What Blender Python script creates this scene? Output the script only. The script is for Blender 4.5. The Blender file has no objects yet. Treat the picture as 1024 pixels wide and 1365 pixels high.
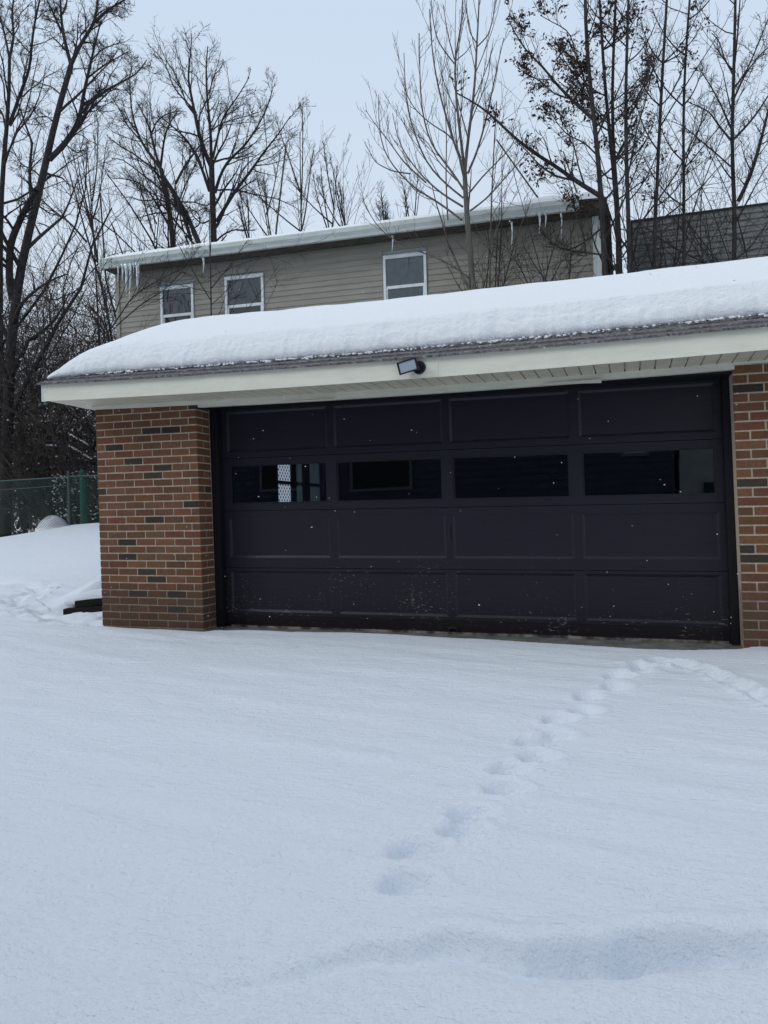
import bpy, math, random
import numpy as np
random.seed(7); RG = np.random.default_rng(11)
sc = bpy.context.scene
COL = sc.collection
R = math.radians

# ------------------------------------------------------------------ camera
CAM = np.array([3.6701, -6.0318, .9561]); yaw, pit, rol, FPX = -.3114, .0069, -.026, 1025.7
cyw, syw = math.cos(yaw), math.sin(yaw)
FWD = np.array([syw*math.cos(pit), cyw*math.cos(pit), math.sin(pit)])
_r = np.array([cyw, -syw, 0]); _u = np.cross(_r, FWD)
RT = math.cos(rol)*_r + math.sin(rol)*_u; UP = -math.sin(rol)*_r + math.cos(rol)*_u
def aty(px, py, Y):
    """point of the place on the vertical plane y=Y that lies on a sight line measured in the photograph"""
    d = FWD + RT*(px-512)/FPX - UP*(py-682.5)/FPX
    return CAM + d*((Y-CAM[1])/d[1])
cd = bpy.data.cameras.new('camera'); cam = bpy.data.objects.new('camera', cd); COL.objects.link(cam)
cd.sensor_fit = 'HORIZONTAL'; cd.sensor_width = 36; cd.lens = 36*FPX/1024
cd.clip_start = .05; cd.clip_end = 2000
from mathutils import Matrix, Vector
cam.matrix_world = Matrix([[RT[0], UP[0], -FWD[0], CAM[0]], [RT[1], UP[1], -FWD[1], CAM[1]], [RT[2], UP[2], -FWD[2], CAM[2]], [0, 0, 0, 1]])
sc.camera = cam

# ------------------------------------------------------------------ materials
def mat(name, col=(.5,.5,.5), rough=.7, spec=.3, metal=0):
    m = bpy.data.materials.new(name); m.use_nodes = True
    b = m.node_tree.nodes['Principled BSDF']
    b.inputs['Base Color'].default_value = (*col, 1); b.inputs['Roughness'].default_value = rough
    b.inputs['Specular IOR Level'].default_value = spec; b.inputs['Metallic'].default_value = metal
    return m
class NT:
    def __init__(s, m): s.m = m; s.t = m.node_tree; s.b = s.t.nodes['Principled BSDF']
    def n(s, typ, **k):
        x = s.t.nodes.new(typ)
        for a, v in k.items(): setattr(x, a, v)
        return x
    def l(s, a, b): s.t.links.new(a, b)
    def coord(s, scale=(1,1,1), rot=(0,0,0)):
        tc = s.n('ShaderNodeTexCoord'); mp = s.n('ShaderNodeMapping'); s.l(tc.outputs['Object'], mp.inputs['Vector'])
        mp.inputs['Scale'].default_value = scale; mp.inputs['Rotation'].default_value = rot
        return mp.outputs['Vector']
    def noise(s, vec, scale=5, detail=4, rough=.55, dist=0):
        x = s.n('ShaderNodeTexNoise'); s.l(vec, x.inputs['Vector'])
        x.inputs['Scale'].default_value = scale; x.inputs['Detail'].default_value = detail
        x.inputs['Roughness'].default_value = rough; x.inputs['Distortion'].default_value = dist
        return x.outputs['Fac']
    def ramp(s, fac, stops):
        x = s.n('ShaderNodeValToRGB'); s.l(fac, x.inputs['Fac']); e = x.color_ramp.elements
        while len(e) < len(stops): e.new(.5)
        for i, (p, c) in enumerate(stops):
            e[i].position = p; e[i].color = (*c, 1) if len(c) == 3 else c
        return x.outputs['Color']
    def mix(s, fac, a, b, blend='MIX'):
        x = s.n('ShaderNodeMix', data_type='RGBA', blend_type=blend)
        for v, k in ((fac, 0), (a, 6), (b, 7)):
            if isinstance(v, (int, float)): x.inputs[k].default_value = v
            elif isinstance(v, tuple): x.inputs[k].default_value = (*v, 1)
            else: s.l(v, x.inputs[k])
        return x.outputs[2]
    def bump(s, h, strength=.3, dist=.01, normal=None):
        x = s.n('ShaderNodeBump'); s.l(h, x.inputs['Height']); x.inputs['Strength'].default_value = strength
        x.inputs['Distance'].default_value = dist
        if normal is not None: s.l(normal, x.inputs['Normal'])
        return x.outputs['Normal']
    def base(s, c): s.l(c, s.b.inputs['Base Color'])
    def nrm(s, c): s.l(c, s.b.inputs['Normal'])
    def rough(s, c): s.l(c, s.b.inputs['Roughness'])
g3 = lambda v: (v, v, v)
def noisy(name, c1, c2, scale, rough=.8, bump=.3, bd=.01, spec=.2, vs=(1,1,1), lo=.35, hi=.65, detail=5):
    m = mat(name, c1, rough, spec); t = NT(m); v = t.coord(vs); f = t.noise(v, scale, detail)
    t.base(t.ramp(f, [(lo, c1), (hi, c2)]))
    if bump: t.nrm(t.bump(f, bump, bd))
    return m
M = {}
# snow
def snow_mat(name, c, ripple=1.0):
    m = mat(name, c, .75, .25); t = NT(m)
    v = t.coord((1,1,1)); big = t.noise(v, 3, 4); fine = t.noise(v, 95, 4, .6); 
    v2 = t.coord((7, 22, 10)); rip = t.noise(v2, 1.6, 5, .6)
    n1 = t.bump(fine, .9, .009, t.bump(t.noise(v, 42, 3, .6), .4, .012)); n2 = t.bump(rip, .6*ripple, .024, n1); n3 = t.bump(big, .22, .06, n2)
    t.nrm(n3)
    t.b.inputs['Subsurface Weight'].default_value = 0
    t.b.inputs['Subsurface Radius'].default_value = (.02, .03, .04); t.b.inputs['Subsurface Scale'].default_value = .6
    return m
M['snow'] = snow_mat('snow_ground', (.79, .835, .895))  # darker, bluer snow colour stands in for the weaker light on the ground
M['rsnow'] = snow_mat('snow_roof', (.88, .90, .925), .55)  # paler copy of the snow, with the brighter roof light in its colour
M['ice'] = mat('ice', (.75, .82, .86), .12, .5); M['ice'].node_tree.nodes['Principled BSDF'].inputs['Transmission Weight'].default_value = .55
# brick with a colour of its own on every brick
m = mat('brick', (.2,.08,.05), .88, .15); t = NT(m)
at = t.n('ShaderNodeAttribute', attribute_name='tint'); v = t.coord((1,1,1))
f1 = t.noise(v, 45, 5, .6); f2 = t.noise(v, 9, 3)
c = t.mix(.55, at.outputs['Color'], t.ramp(f1, [(.3, g3(.35)), (.7, g3(1.0))]), 'MULTIPLY')
c = t.mix(.45, c, t.ramp(f2, [(.35, g3(.65)), (.65, g3(1.0))]), 'MULTIPLY')
sepz = t.n('ShaderNodeSeparateXYZ'); t.l(v, sepz.inputs[0])
def damp(t, c, sepz, nz):
    ad = t.n('ShaderNodeMath', operation='MULTIPLY_ADD'); t.l(nz, ad.inputs[0]); ad.inputs[1].default_value = -.55; t.l(sepz.outputs['Z'], ad.inputs[2])
    return t.mix(t.ramp(ad.outputs[0], [(-.0, g3(.5)), (.16, g3(0))]), c, (.055,.045,.035))
c = damp(t, c, sepz, f2)
vo = t.noise(v, 140, 2); c = t.mix(t.ramp(vo, [(.68, g3(0)), (.74, g3(.35))]), c, (.5,.42,.36))
t.base(c); t.nrm(t.bump(f1, .5, .004)); M['brick'] = m
M['mortar'] = noisy('mortar', (.42,.345,.265), (.56,.47,.37), 30, .95, .5, .004)
t = NT(M['mortar']); v = t.coord((1,1,1)); sepz = t.n('ShaderNodeSeparateXYZ'); t.l(v, sepz.inputs[0])
old = t.b.inputs['Base Color'].links[0].from_socket; t.base(damp(t, old, sepz, t.noise(v, 7, 3)))
M['found'] = noisy('foundation', (.02,.02,.02), (.05,.05,.05), 12)
# cream coated aluminium, slightly dirty
def cream(name, a, b):
    m = mat(name, a, .5, .35); t = NT(m); v = t.coord((1.2, 2, 7)); f = t.noise(v, 3, 6, .65)
    v2 = t.coord((1,1,1)); d = t.noise(v2, 22, 5, .7)
    c = t.ramp(f, [(.3, b), (.6, a)]); c = t.mix(t.ramp(d, [(.62, g3(0)), (.75, g3(.35))]), c, tuple(x*.6 for x in a))
    t.base(c); t.nrm(t.bump(f, .12, .02)); return m
M['fascia'] = cream('fascia_metal', (.80,.775,.65), (.72,.695,.58))
M['soffit'] = cream('soffit_vinyl', (.64,.60,.47), (.52,.49,.38))
M['frieze'] = cream('frieze_board', (.68,.66,.56), (.58,.56,.48))
M['drip'] = mat('drip_edge', (.03,.03,.03), .5)
# asphalt shingle
def shingle(name, a, b, scale=120):
    m = mat(name, a, .95, .1); t = NT(m); v = t.coord((1,1,1)); f = t.noise(v, scale, 3, .7); g = t.noise(v, 14, 4)
    c = t.ramp(f, [(.35, a), (.6, b), (.72, tuple(min(1, x*2.1) for x in b))])
    c = t.mix(t.ramp(g, [(.55, g3(0)), (.7, g3(.35))]), c, (.5,.53,.57))
    t.base(c); t.nrm(t.bump(f, .8, .006)); return m
M['shingle'] = shingle('asphalt_shingle', (.045,.044,.046), (.19,.185,.185), 42)
# dark garage door paint with chips
def paint(name, a, b, chip):
    m = mat(name, a, .42, .35); t = NT(m)
    v = t.coord((.6, 1, 14)); f = t.noise(v, 6, 5, .65)
    c = t.ramp(f, [(.3, a), (.7, b)])
    v2 = t.coord((1, 1, 2.6)); n = t.noise(v2, 26, 6, .75)
    vb = t.coord((1,1,1)); reg = t.noise(vb, 1.7, 2)
    sep = t.n('ShaderNodeSeparateXYZ'); t.l(vb, sep.inputs[0])
    mr = t.n('ShaderNodeMapRange'); t.l(sep.outputs['Z'], mr.inputs[0])
    mr.inputs[1].default_value = .15; mr.inputs[2].default_value = 1.1; mr.inputs[3].default_value = .10; mr.inputs[4].default_value = -.06
    a1 = t.n('ShaderNodeMath', operation='ADD'); t.l(n, a1.inputs[0]); t.l(mr.outputs[0], a1.inputs[1])
    r2 = t.n('ShaderNodeMath', operation='MULTIPLY_ADD'); t.l(reg, r2.inputs[0]); r2.inputs[1].default_value = .30; r2.inputs[2].default_value = -.15
    a2 = t.n('ShaderNodeMath', operation='ADD'); t.l(a1.outputs[0], a2.inputs[0]); t.l(r2.outputs[0], a2.inputs[1])
    k = t.ramp(a2.outputs[0], [(.735 - .02*chip, g3(0)), (.76 - .02*chip, g3(.7))])
    t.base(t.mix(k, c, (.30,.27,.22)))
    t.nrm(t.bump(f, .25, .004)); t.rough(t.ramp(f, [(.3, g3(.5)), (.7, g3(.34))])); return m
M['door'] = paint('door_paint', (.0100,.0090,.0152), (.0152,.0137,.0225), 1)
M['doorrail'] = paint('door_bottom_rail_paint', (.008,.005,.007), (.013,.008,.010), 0)
M['jamb'] = mat('jamb_paint', (.008,.0075,.011), .5, .3)
M['strip'] = noisy('weather_strip', (.05,.045,.04), (.27,.25,.22), 9, .8, 0, lo=.4, hi=.6)
# thin clear glass: reflects by angle, otherwise lets the view through
def glass(name, tint=(.55,.6,.68), refl=1.0):
    m = bpy.data.materials.new(name); m.use_nodes = True; nt = m.node_tree; nt.nodes.clear()
    o = nt.nodes.new('ShaderNodeOutputMaterial'); mx = nt.nodes.new('ShaderNodeMixShader')
    tr = nt.nodes.new('ShaderNodeBsdfTransparent'); tr.inputs[0].default_value = (*tint, 1)
    gl = nt.nodes.new('ShaderNodeBsdfGlossy'); gl.inputs['Roughness'].default_value = .015
    fr = nt.nodes.new('ShaderNodeFresnel'); fr.inputs[0].default_value = 1.6
    mu = nt.nodes.new('ShaderNodeMath'); mu.operation = 'MULTIPLY'; mu.inputs[1].default_value = refl; mu.use_clamp = True
    nt.links.new(fr.outputs[0], mu.inputs[0]); nt.links.new(mu.outputs[0], mx.inputs[0])
    nt.links.new(tr.outputs[0], mx.inputs[1]); nt.links.new(gl.outputs[0], mx.inputs[2]); nt.links.new(mx.outputs[0], o.inputs[0])
    return m
M['glass'] = glass('door_glass', (.55,.6,.68), 1.8)
M['hglass'] = glass('house_glass', (.7,.75,.8), 1.7)
M['dark'] = mat('dark_interior', (.012,.012,.014), .9, .1)  # near-black colour standing in for the shade of unlit rooms
M['concrete'] = noisy('concrete', (.10,.10,.095), (.20,.20,.18), 9, .9, .4, .006)
M['timber'] = noisy('black_timber', (.006,.006,.006), (.03,.028,.026), 25, .9, .6, .01, vs=(1,6,6))
M['siding'] = noisy('beige_siding', (.25,.243,.205), (.30,.29,.25), 2.2, .7, .05, .01, vs=(.6,1,4))
M['siding2'] = noisy('grey_side_siding', (.30,.33,.34), (.38,.41,.42), 2.2, .7, .05, .01)
M['white'] = noisy('white_trim', (.62,.65,.66), (.74,.77,.78), 6, .5, .05, .01)
M['gutter'] = noisy('gutter_metal', (.44,.48,.46), (.54,.58,.56), 3, .45, .05, .01, vs=(1,1,5))
M['rot'] = noisy('weathered_shaded_eave', (.045,.037,.030), (.11,.092,.075), 5, .9, .4, .01, vs=(1,3,3))  # weathered brown, darkened to hold the shadow band under the eave
M['reflection_and_blind'] = noisy('reflection_and_blind', (.13,.15,.17), (.21,.235,.26), 10, .9, .2, .02, vs=(6,1,.5))  # grey-blue stands in for reflections in the two left windows' upper panes
M['blind'] = noisy('teal_blind', (.19,.25,.265), (.26,.32,.335), 8, .9, .1, .01)
M['wshingle'] = noisy('dark_wall_shingle', (.13,.135,.135), (.21,.215,.21), 4, .95, .3, .01, vs=(1,1,5))
M['rframe'] = mat('dull_frame', (.17,.19,.21), .6)
M['rpane'] = mat('dark_window', (.02,.026,.036), .4, .3)
M['navy'] = noisy('dark_blue_siding', (.05,.07,.10), (.07,.09,.13), 3, .7, 0)
M['pale'] = noisy('pale_siding', (.55,.60,.62), (.65,.70,.72), 3, .7, 0)
M['bark'] = noisy('dark_bark', (.022,.020,.021), (.055,.049,.048), 14, .95, .6, .02, vs=(2,2,.4))
M['barkg'] = noisy('grey_bark', (.075,.066,.058), (.15,.135,.12), 14, .9, .6, .01, vs=(2,2,.4))
M['twig'] = mat('twig', (.045,.038,.037), .9, .1)
M['twigb'] = mat('brown_twig', (.050,.036,.030), .9, .1)
M['brush'] = noisy('brush_twigs', (.045,.037,.034), (.105,.086,.076), 3, .95, 0)
m = mat('dead_leaf', (.10,.06,.045), .8, .2); t = NT(m); oi = t.n('ShaderNodeAttribute', attribute_name='tint'); t.base(oi.outputs['Color']); M['leaf'] = m
M['galv'] = mat('galvanised_wire', (.085,.135,.12), .5, .4, .3)
M['greenp'] = noisy('green_paint', (.010,.065,.045), (.02,.10,.07), 12, .6, .2)
M['postg'] = mat('grey_green_post', (.05,.07,.068), .6)
M['black'] = mat('black_plastic', (.012,.012,.014), .4, .4)
M['lens'] = mat('lamp_lens', (.36,.42,.48), .12, .6)
# lattice-patterned pane (seen through the garage)
m = mat('lattice_pane', (.8,.8,.8), .8, .1); t = NT(m)
v = t.coord((1,1,1), (R(45), 0, 0)); ck = t.n('ShaderNodeTexBrick'); ck.offset = 0
mp = t.n('ShaderNodeMapping'); t.l(v, mp.inputs[0]); mp.inputs['Rotation'].default_value = (0, R(90), 0)
t.l(mp.outputs[0], ck.inputs['Vector']); ck.inputs['Scale'].default_value = 1; ck.inputs['Brick Width'].default_value = .06; ck.inputs['Row Height'].default_value = .06
ck.inputs['Mortar Size'].default_value = .011; ck.inputs['Color1'].default_value = (.16,.17,.18,1); ck.inputs['Color2'].default_value = (.2,.2,.2,1); ck.inputs['Mortar'].default_value = (.85,.88,.88,1)
nt = m.node_tree; tl = nt.nodes.new('ShaderNodeBsdfTranslucent'); nt.links.new(ck.outputs['Color'], tl.inputs[0])
nt.links.new(tl.outputs[0], nt.nodes['Material Output'].inputs[0]); M['lattice'] = m
m = mat('grey_cloth', (.1,.12,.12), .9, .1); nt = m.node_tree; tl = nt.nodes.new('ShaderNodeBsdfTranslucent'); tl.inputs[0].default_value = (.05,.065,.065,1); nt.links.new(tl.outputs[0], nt.nodes['Material Output'].inputs[0]); M['cloth'] = m

# ------------------------------------------------------------------ mesh helpers
class MB:
    def __init__(s): s.v = []; s.f = []; s.c = []
    def box(s, x0, x1, y0, y1, z0, z1, c=None):
        b = len(s.v); s.v += [(x0,y0,z0),(x1,y0,z0),(x1,y1,z0),(x0,y1,z0),(x0,y0,z1),(x1,y0,z1),(x1,y1,z1),(x0,y1,z1)]
        s.f += [(b,b+3,b+2,b+1),(b+4,b+5,b+6,b+7),(b,b+1,b+5,b+4),(b+1,b+2,b+6,b+5),(b+2,b+3,b+7,b+6),(b+3,b,b+4,b+7)]
        s.c += [c]*6; return s
    def poly(s, pts, c=None):
        b = len(s.v); s.v += [tuple(p) for p in pts]; s.f.append(tuple(range(b, b+len(pts)))); s.c.append(c); return s
    def extrude(s, prof, x0, x1, n=1, zf=None):
        """closed (y,z) profile swept along x, z offset zf(x)"""
        b = len(s.v); k = len(prof)
        for i in range(n+1):
            x = x0 + (x1-x0)*i/n; dz = zf(x) if zf else 0
            s.v += [(x, p[0], p[1]+dz) for p in prof]
        for i in range(n):
            for j in range(k):
                a = b+i*k+j; d = b+i*k+(j+1)%k
                s.f.append((a, d, d+k, a+k)); s.c.append(None)
        s.f.append(tuple(b+j for j in range(k))[::-1]); s.f.append(tuple(b+n*k+j for j in range(k))); s.c += [None, None]
        return s
    def build(s, name, m, parent=None, warp=None, smooth=False, bevel=0):
        me = bpy.data.meshes.new(name); vs = s.v if warp is None else [warp(*p) for p in s.v]
        me.from_pydata(vs, [], s.f); me.materials.append(m)
        if any(c is not None for c in s.c):
            a = me.attributes.new('tint', 'FLOAT_COLOR', 'FACE')
            a.data.foreach_set('color', np.array([(*(c or (1,1,1)), 1) for c in s.c], dtype=np.float32).ravel())
        if smooth: me.polygons.foreach_set('use_smooth', [True]*len(me.polygons))
        me.update(); o = bpy.data.objects.new(name, me); COL.objects.link(o); o.parent = parent
        if bevel:
            b = o.modifiers.new('bevel', 'BEVEL'); b.width = bevel; b.segments = 2; b.limit_method = 'ANGLE'
        return o
def tag(o, label=None, cat=None, group=None, kind=None):
    if label: o['label'] = label
    if cat: o['category'] = cat
    if group: o['group'] = group
    if kind: o['kind'] = kind
    return o
def thing(name, loc, label, cat, group=None):
    o = bpy.data.objects.new(name, None); COL.objects.link(o); o.location = loc; o.empty_display_size = .2
    bpy.context.view_layer.update()
    return tag(o, label, cat, group)
def adopt(o, parent):
    o.parent = parent; o.matrix_parent_inverse = Matrix.Translation(parent.location).inverted(); return o
def npmesh(name, V, F, m, parent=None, smooth=True, tint=None):
    me = bpy.data.meshes.new(name); V = np.asarray(V, np.float32); F = np.asarray(F, np.int32); k = F.shape[1]
    me.vertices.add(len(V)); me.vertices.foreach_set('co', V.ravel())
    me.loops.add(F.size); me.loops.foreach_set('vertex_index', F.ravel())
    me.polygons.add(len(F)); me.polygons.foreach_set('loop_start', np.arange(0, F.size, k, dtype=np.int32))
    try: me.polygons.foreach_set('loop_total', np.full(len(F), k, dtype=np.int32))
    except Exception: pass
    if smooth: me.polygons.foreach_set('use_smooth', np.ones(len(F), bool))
    if tint is not None:
        a = me.attributes.new('tint', 'FLOAT_COLOR', 'FACE'); a.data.foreach_set('color', np.asarray(tint, np.float32).ravel())
    me.update(calc_edges=True); me.validate(); me.materials.append(m)
    o = bpy.data.objects.new(name, me); COL.objects.link(o)
    if parent is not None: adopt(o, parent)
    return o
def grid_faces(nx, ny):
    i, j = np.meshgrid(np.arange(nx-1), np.arange(ny-1), indexing='ij'); a = (i*ny+j).ravel()
    return np.stack([a, a+ny, a+ny+1, a+1], 1)
# smooth value noise
_T = RG.random((64, 64))
def vn(x, y):
    x = np.asarray(x, float); y = np.asarray(y, float); xi = np.floor(x).astype(int); yi = np.floor(y).astype(int)
    fx = x-xi; fy = y-yi; fx = fx*fx*(3-2*fx); fy = fy*fy*(3-2*fy)
    T = lambda a, b: _T[a % 64, b % 64]
    return (T(xi,yi)*(1-fx)+T(xi+1,yi)*fx)*(1-fy)+(T(xi,yi+1)*(1-fx)+T(xi+1,yi+1)*fx)*fy - .5
def fbm(x, y, o=4):
    s = 0; a = 1
    for k in range(o): s = s + a*vn(x*2**k+17*k, y*2**k+5*k); a *= .5
    return s
def sstep(a, b, x):
    t = np.clip((np.asarray(x, float)-a)/(b-a), 0, 1); return t*t*(3-2*t)

# ------------------------------------------------------------------ the snowy ground
def gz(x, y):
    x = np.asarray(x, float); y = np.asarray(y, float)
    f = .02 - .08*np.clip(-.3-y, 0, 7) 
    b = .102*np.clip(y, 0, 9.7) - np.clip(-9.2-x, 0, 4)*.15*sstep(3, 9, y)
    far = -np.clip(y-10.4, 0, 12)*.22
    z = f + b + far + .012*fbm(x*.5, y*.5, 3)*2
    return z
pr_px = [(3.72,-.78),(3.73,-.93),(3.57,-1.07),(3.57,-1.28),(3.42,-1.48),(3.41,-1.75),(3.29,-1.9),(3.29,-2.13),(3.19,-2.23),(3.24,-2.43),(3.13,-2.6),(3.15,-2.81),(3.05,-3.08),(3.05,-3.24),(2.92,-3.40),(2.95,-3.62)]
def seg_d(x, y, pts):
    D = np.full(x.shape, 1e9); S = np.zeros(x.shape); acc = 0
    for (ax, ay), (bx, by) in zip(pts, pts[1:]):
        dx, dy = bx-ax, by-ay; L = math.hypot(dx, dy); t = np.clip(((x-ax)*dx+(y-ay)*dy)/L**2, 0, 1)
        px, py = ax+t*dx, ay+t*dy; d = np.hypot(x-px, y-py); sg = np.sign((x-ax)*dy-(y-ay)*dx)
        k = d < np.abs(D); D = np.where(k, d*np.where(sg == 0, 1, sg), D); S = np.where(k, acc+t*L, S); acc += L
    return D, S
def spacing(lo, hi, a, b, st, growth=1.13):
    mid = list(np.arange(a, b, st)); L = []; s = st; v = a
    while v > lo: s *= growth; v -= s; L.append(v)
    Rr = []; s = st; v = mid[-1]
    while v < hi: s *= growth; v += s; Rr.append(v)
    return np.array(L[::-1]+mid+Rr)
xs = spacing(-400, 400, -3.2, 5.6, .0145); ys = spacing(-60, 900, -4.75, 1.7, .0145)
X, Y = np.meshgrid(xs, ys, indexing='ij')
Z = gz(X, Y)
near = (Y < .4) & (X > -6) & (X < 7)
# footprints: soft oval dents, sharper rim toward the viewer
for i, (fx, fy) in enumerate(pr_px):
    fade = 1.0 + .012*i; wd_ = 1 + .012*i; a = .35 + .2*math.sin(i*2.3); ca, sa = math.cos(a), math.sin(a)
    u = (X-fx)*ca + (Y-fy)*sa; w = -(X-fx)*sa + (Y-fy)*ca
    q = np.sqrt((u/(.095*wd_))**2 + (np.where(w < 0, w/.05, w/.12))**2)/1.0 + .12*vn(X*22+i, Y*22)
    fade = 1.0 + .03*i; wd_ = 1 + .02*i
    Z -= fade*.043*(1-sstep(.5, 1.0, q)); Z += fade*.006*np.exp(-((q-1.22)/.18)**2)
# trail toward the lower right of the door
D, S = seg_d(X, Y, [(3.80,-.62),(3.95,-.66),(4.12,-.88),(4.24,-1.12),(4.35,-1.37),(4.6,-1.9)])
Z -= .030*np.exp(-(D/.055)**2)*(1+1.1*vn(S*13, D*9)) - .012*np.exp(-((np.abs(D)-.09)/.03)**2)*(1+2*vn(S*20, D*20))
Z += np.where(np.abs(D) < .1, .018*vn(X*32, Y*32), 0)
# wide furrow in the foreground
D, S = seg_d(X, Y, [(1.9,-4.75),(2.45,-4.3),(2.8,-4.02),(3.12,-3.88),(3.36,-3.87),(3.62,-3.74),(3.85,-3.66),(4.1,-3.6),(5.2,-3.45)])
D = D + .05*vn(S*2.1, S*0+3) + .04*vn(S*7, S*0) + .014*vn(S*23, S*0)
dd = -D  # positive toward the viewer
prof = np.where(dd > 0, np.exp(-(dd/.017)**2), np.exp(-(dd/.095)**2))
amp = (.098 + .08*vn(S*1.9, S*0+9))*sstep(.5, 1.3, S)*(.45+.55*sstep(.9, 1.9, S))
Z -= amp*prof; Z += .012*np.exp(-((dd-.075)/.04)**2)*(1+1.5*vn(S*4, dd*6))
Z += np.where(dd > .05, .016*vn(X*2+Y*1.5, (Y*9+X*1.2)), 0)*sstep(.05, .3, dd)*(Y > -6)
# trail at the far left
D, S = seg_d(X, Y, [(-6.6,2.7),(-4.3,2.1),(-3.3,1.75),(-3.05,1.25),(-2.85,.75),(-2.3,.45),(-1.75,.22),(-1.25,.02)])
Z -= .05*np.exp(-(D/.11)**2)*(.8+1.6*vn(S*5, D*4)); Z += np.where(np.abs(D) < .24, .05*vn(X*11, Y*11), 0)
# low drift lines
Z += .008*vn(X*.9+Y*.3, Y*4.2) + .004*vn(X*4, Y*13) + .0022*vn(X*9+3, Y*24)
yl = .84+.34*(X+1.93); Z += .25*sstep(-2.45, -1.75, X)*(1-sstep(-1.0,-.9,X))*sstep(-.03, .05, Y-yl)*(1-sstep(.35, 3.0, Y-yl))
Z += .05*sstep(-2.6, -2.2, X)*(1-sstep(-1.0,-.9,X))*sstep(.0, .35, Y-yl)*(1-sstep(.45, 3.0, Y-yl))
# hollow round the end of the timber, drift curling over it
Z -= .12*np.exp(-(((X+2.0)/.50)**2 + ((Y-.70)/.22)**2))
Z += .10*np.exp(-(((X+1.3)/.6)**2 + ((Y-1.7)/.35)**2))
# garage footprint: ground lies below the slab; snow edge before the door
ye = np.interp(X, [-.2,0,1.0,2.0,2.6,3.3,3.7,4.35,4.45,4.5], [-.02,-.05,-.07,-.08,-.10,-.20,-.30,-.16,-.03,-.01]) + .02*vn(X*6, X*0) 
inx = (X > -1.05) & (X < 9.9)
edge = inx & (Y > ye)
slope = np.clip((Y-ye)/.035, 0, 1)
flz = np.where(X > -.01, -.09, -.12)
Z = np.where(edge, Z*(1-slope)+(flz-.0111*X)*slope, Z)
# melted hollow along the left pillar foot
hol = np.exp(-((Y+.03)/.07)**2)*sstep(-1.3, -1.05, X)*(1-sstep(.02, .15, X))
Z -= .035*hol
Z = np.where((Y > 0) & inx, np.minimum(Z, -.12), Z)
Z = Z - .0111*np.clip(X, -4, 6)*np.exp(-np.clip(-Y, 0, 9)*.4)*(Y < 1)
g = npmesh('snow_ground', np.stack([X, Y, Z], -1).reshape(-1, 3), grid_faces(len(xs), len(ys)), M['snow'])
tag(g, kind='structure')

# ------------------------------------------------------------------ the garage
gw = lambda x, y, z: (x + .014*(1.0-z), y, z - .0111*x)            # the old garage leans and settles a little
def rz(x): return .0348 - .0239*x + .00347*x*x                       # sag of the eave line
garage = thing('garage', (0, 0, 0), 'low brick garage with a wide dark panelled door and snow covered roof', 'garage')
def tint():
    k = random.random(); j = lambda c, a: tuple(max(.01, x*(1+random.uniform(-a, a))) for x in c)
    v = random.uniform(.85, 1.15)
    if k < .08: return tuple(x*v for x in (.068,.052,.040))
    if k < .15: return tuple(x*v for x in (.215,.085,.052))
    if k < .36: return tuple(x*v for x in (.18,.093,.055))
    return tuple(x*v for x in j((.205,.096,.054), .05))
CH = .0677; MJ = .0118
def brick_rows(mb, p0, du, nrm, L, pat, n0=0, n1=31, zmax=None, inset=.0):
    """rows of bricks on the face that starts at p0 and runs L along du, facing nrm"""
    for n in range(n0, n1):
        zb = (30-n-1)*CH + MJ/2 + CH*0; zt = zb + CH - MJ
        if zmax and zt > zmax: zt = zmax
        row = pat(n); u = inset
        for i, l in enumerate(row):
            a, b = u+(MJ/2 if i else 0), min(u+l, L)-(MJ/2 if u+l < L-.02 else 0)
            u += l
            if b-a < .015: continue
            da = random.uniform(-.0012, .0012); out = random.uniform(-.0012, .0008)
            ax, ay = p0[0]+du[0]*a, p0[1]+du[1]*a; bx, by = p0[0]+du[0]*b, p0[1]+du[1]*b
            ox, oy = nrm[0]*out, nrm[1]*out; ix, iy = -nrm[0]*.012, -nrm[1]*.012
            c = tint(); bb = len(mb.v)
            for (qx, qy) in ((ax, ay), (bx, by)):
                for zz in (zb+da, zt+da):
                    mb.v.append((qx+ox, qy+oy, zz)); mb.v.append((qx+ix, qy+iy, zz))
            # order: a-bottom out/in (0,1), a-top (2,3), b-bottom (4,5), b-top (6,7)
            for q in ((0,4,6,2),(2,6,7,3),(0,1,5,4),(0,2,3,1),(4,5,7,6)): mb.f.append(tuple(bb+k for k in q)); mb.c.append(c)
def pat_left(n):
    A = [.196,.203,.203,.203,.183,.30]; B = [.092,.203,.203,.205,.203,.30]
    return A if n % 2 == 0 else B
PL, PR = -1.072, 4.398
YB = 6.2
def atx(px, py, XX):
    d = FWD + RT*(px-512)/FPX - UP*(py-682.5)/FPX
    return CAM + d*((XX-CAM[0])/d[0])
WXI = -.95
wy0, wy1 = atx(366, 640, WXI)[1], atx(428, 640, WXI)[1]; wz1, wz0 = 1.99, 1.02
print('side window', wy0, wy1, atx(371, 612, WXI), atx(403, 672, WXI), atx(386, 643, WXI))
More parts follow.
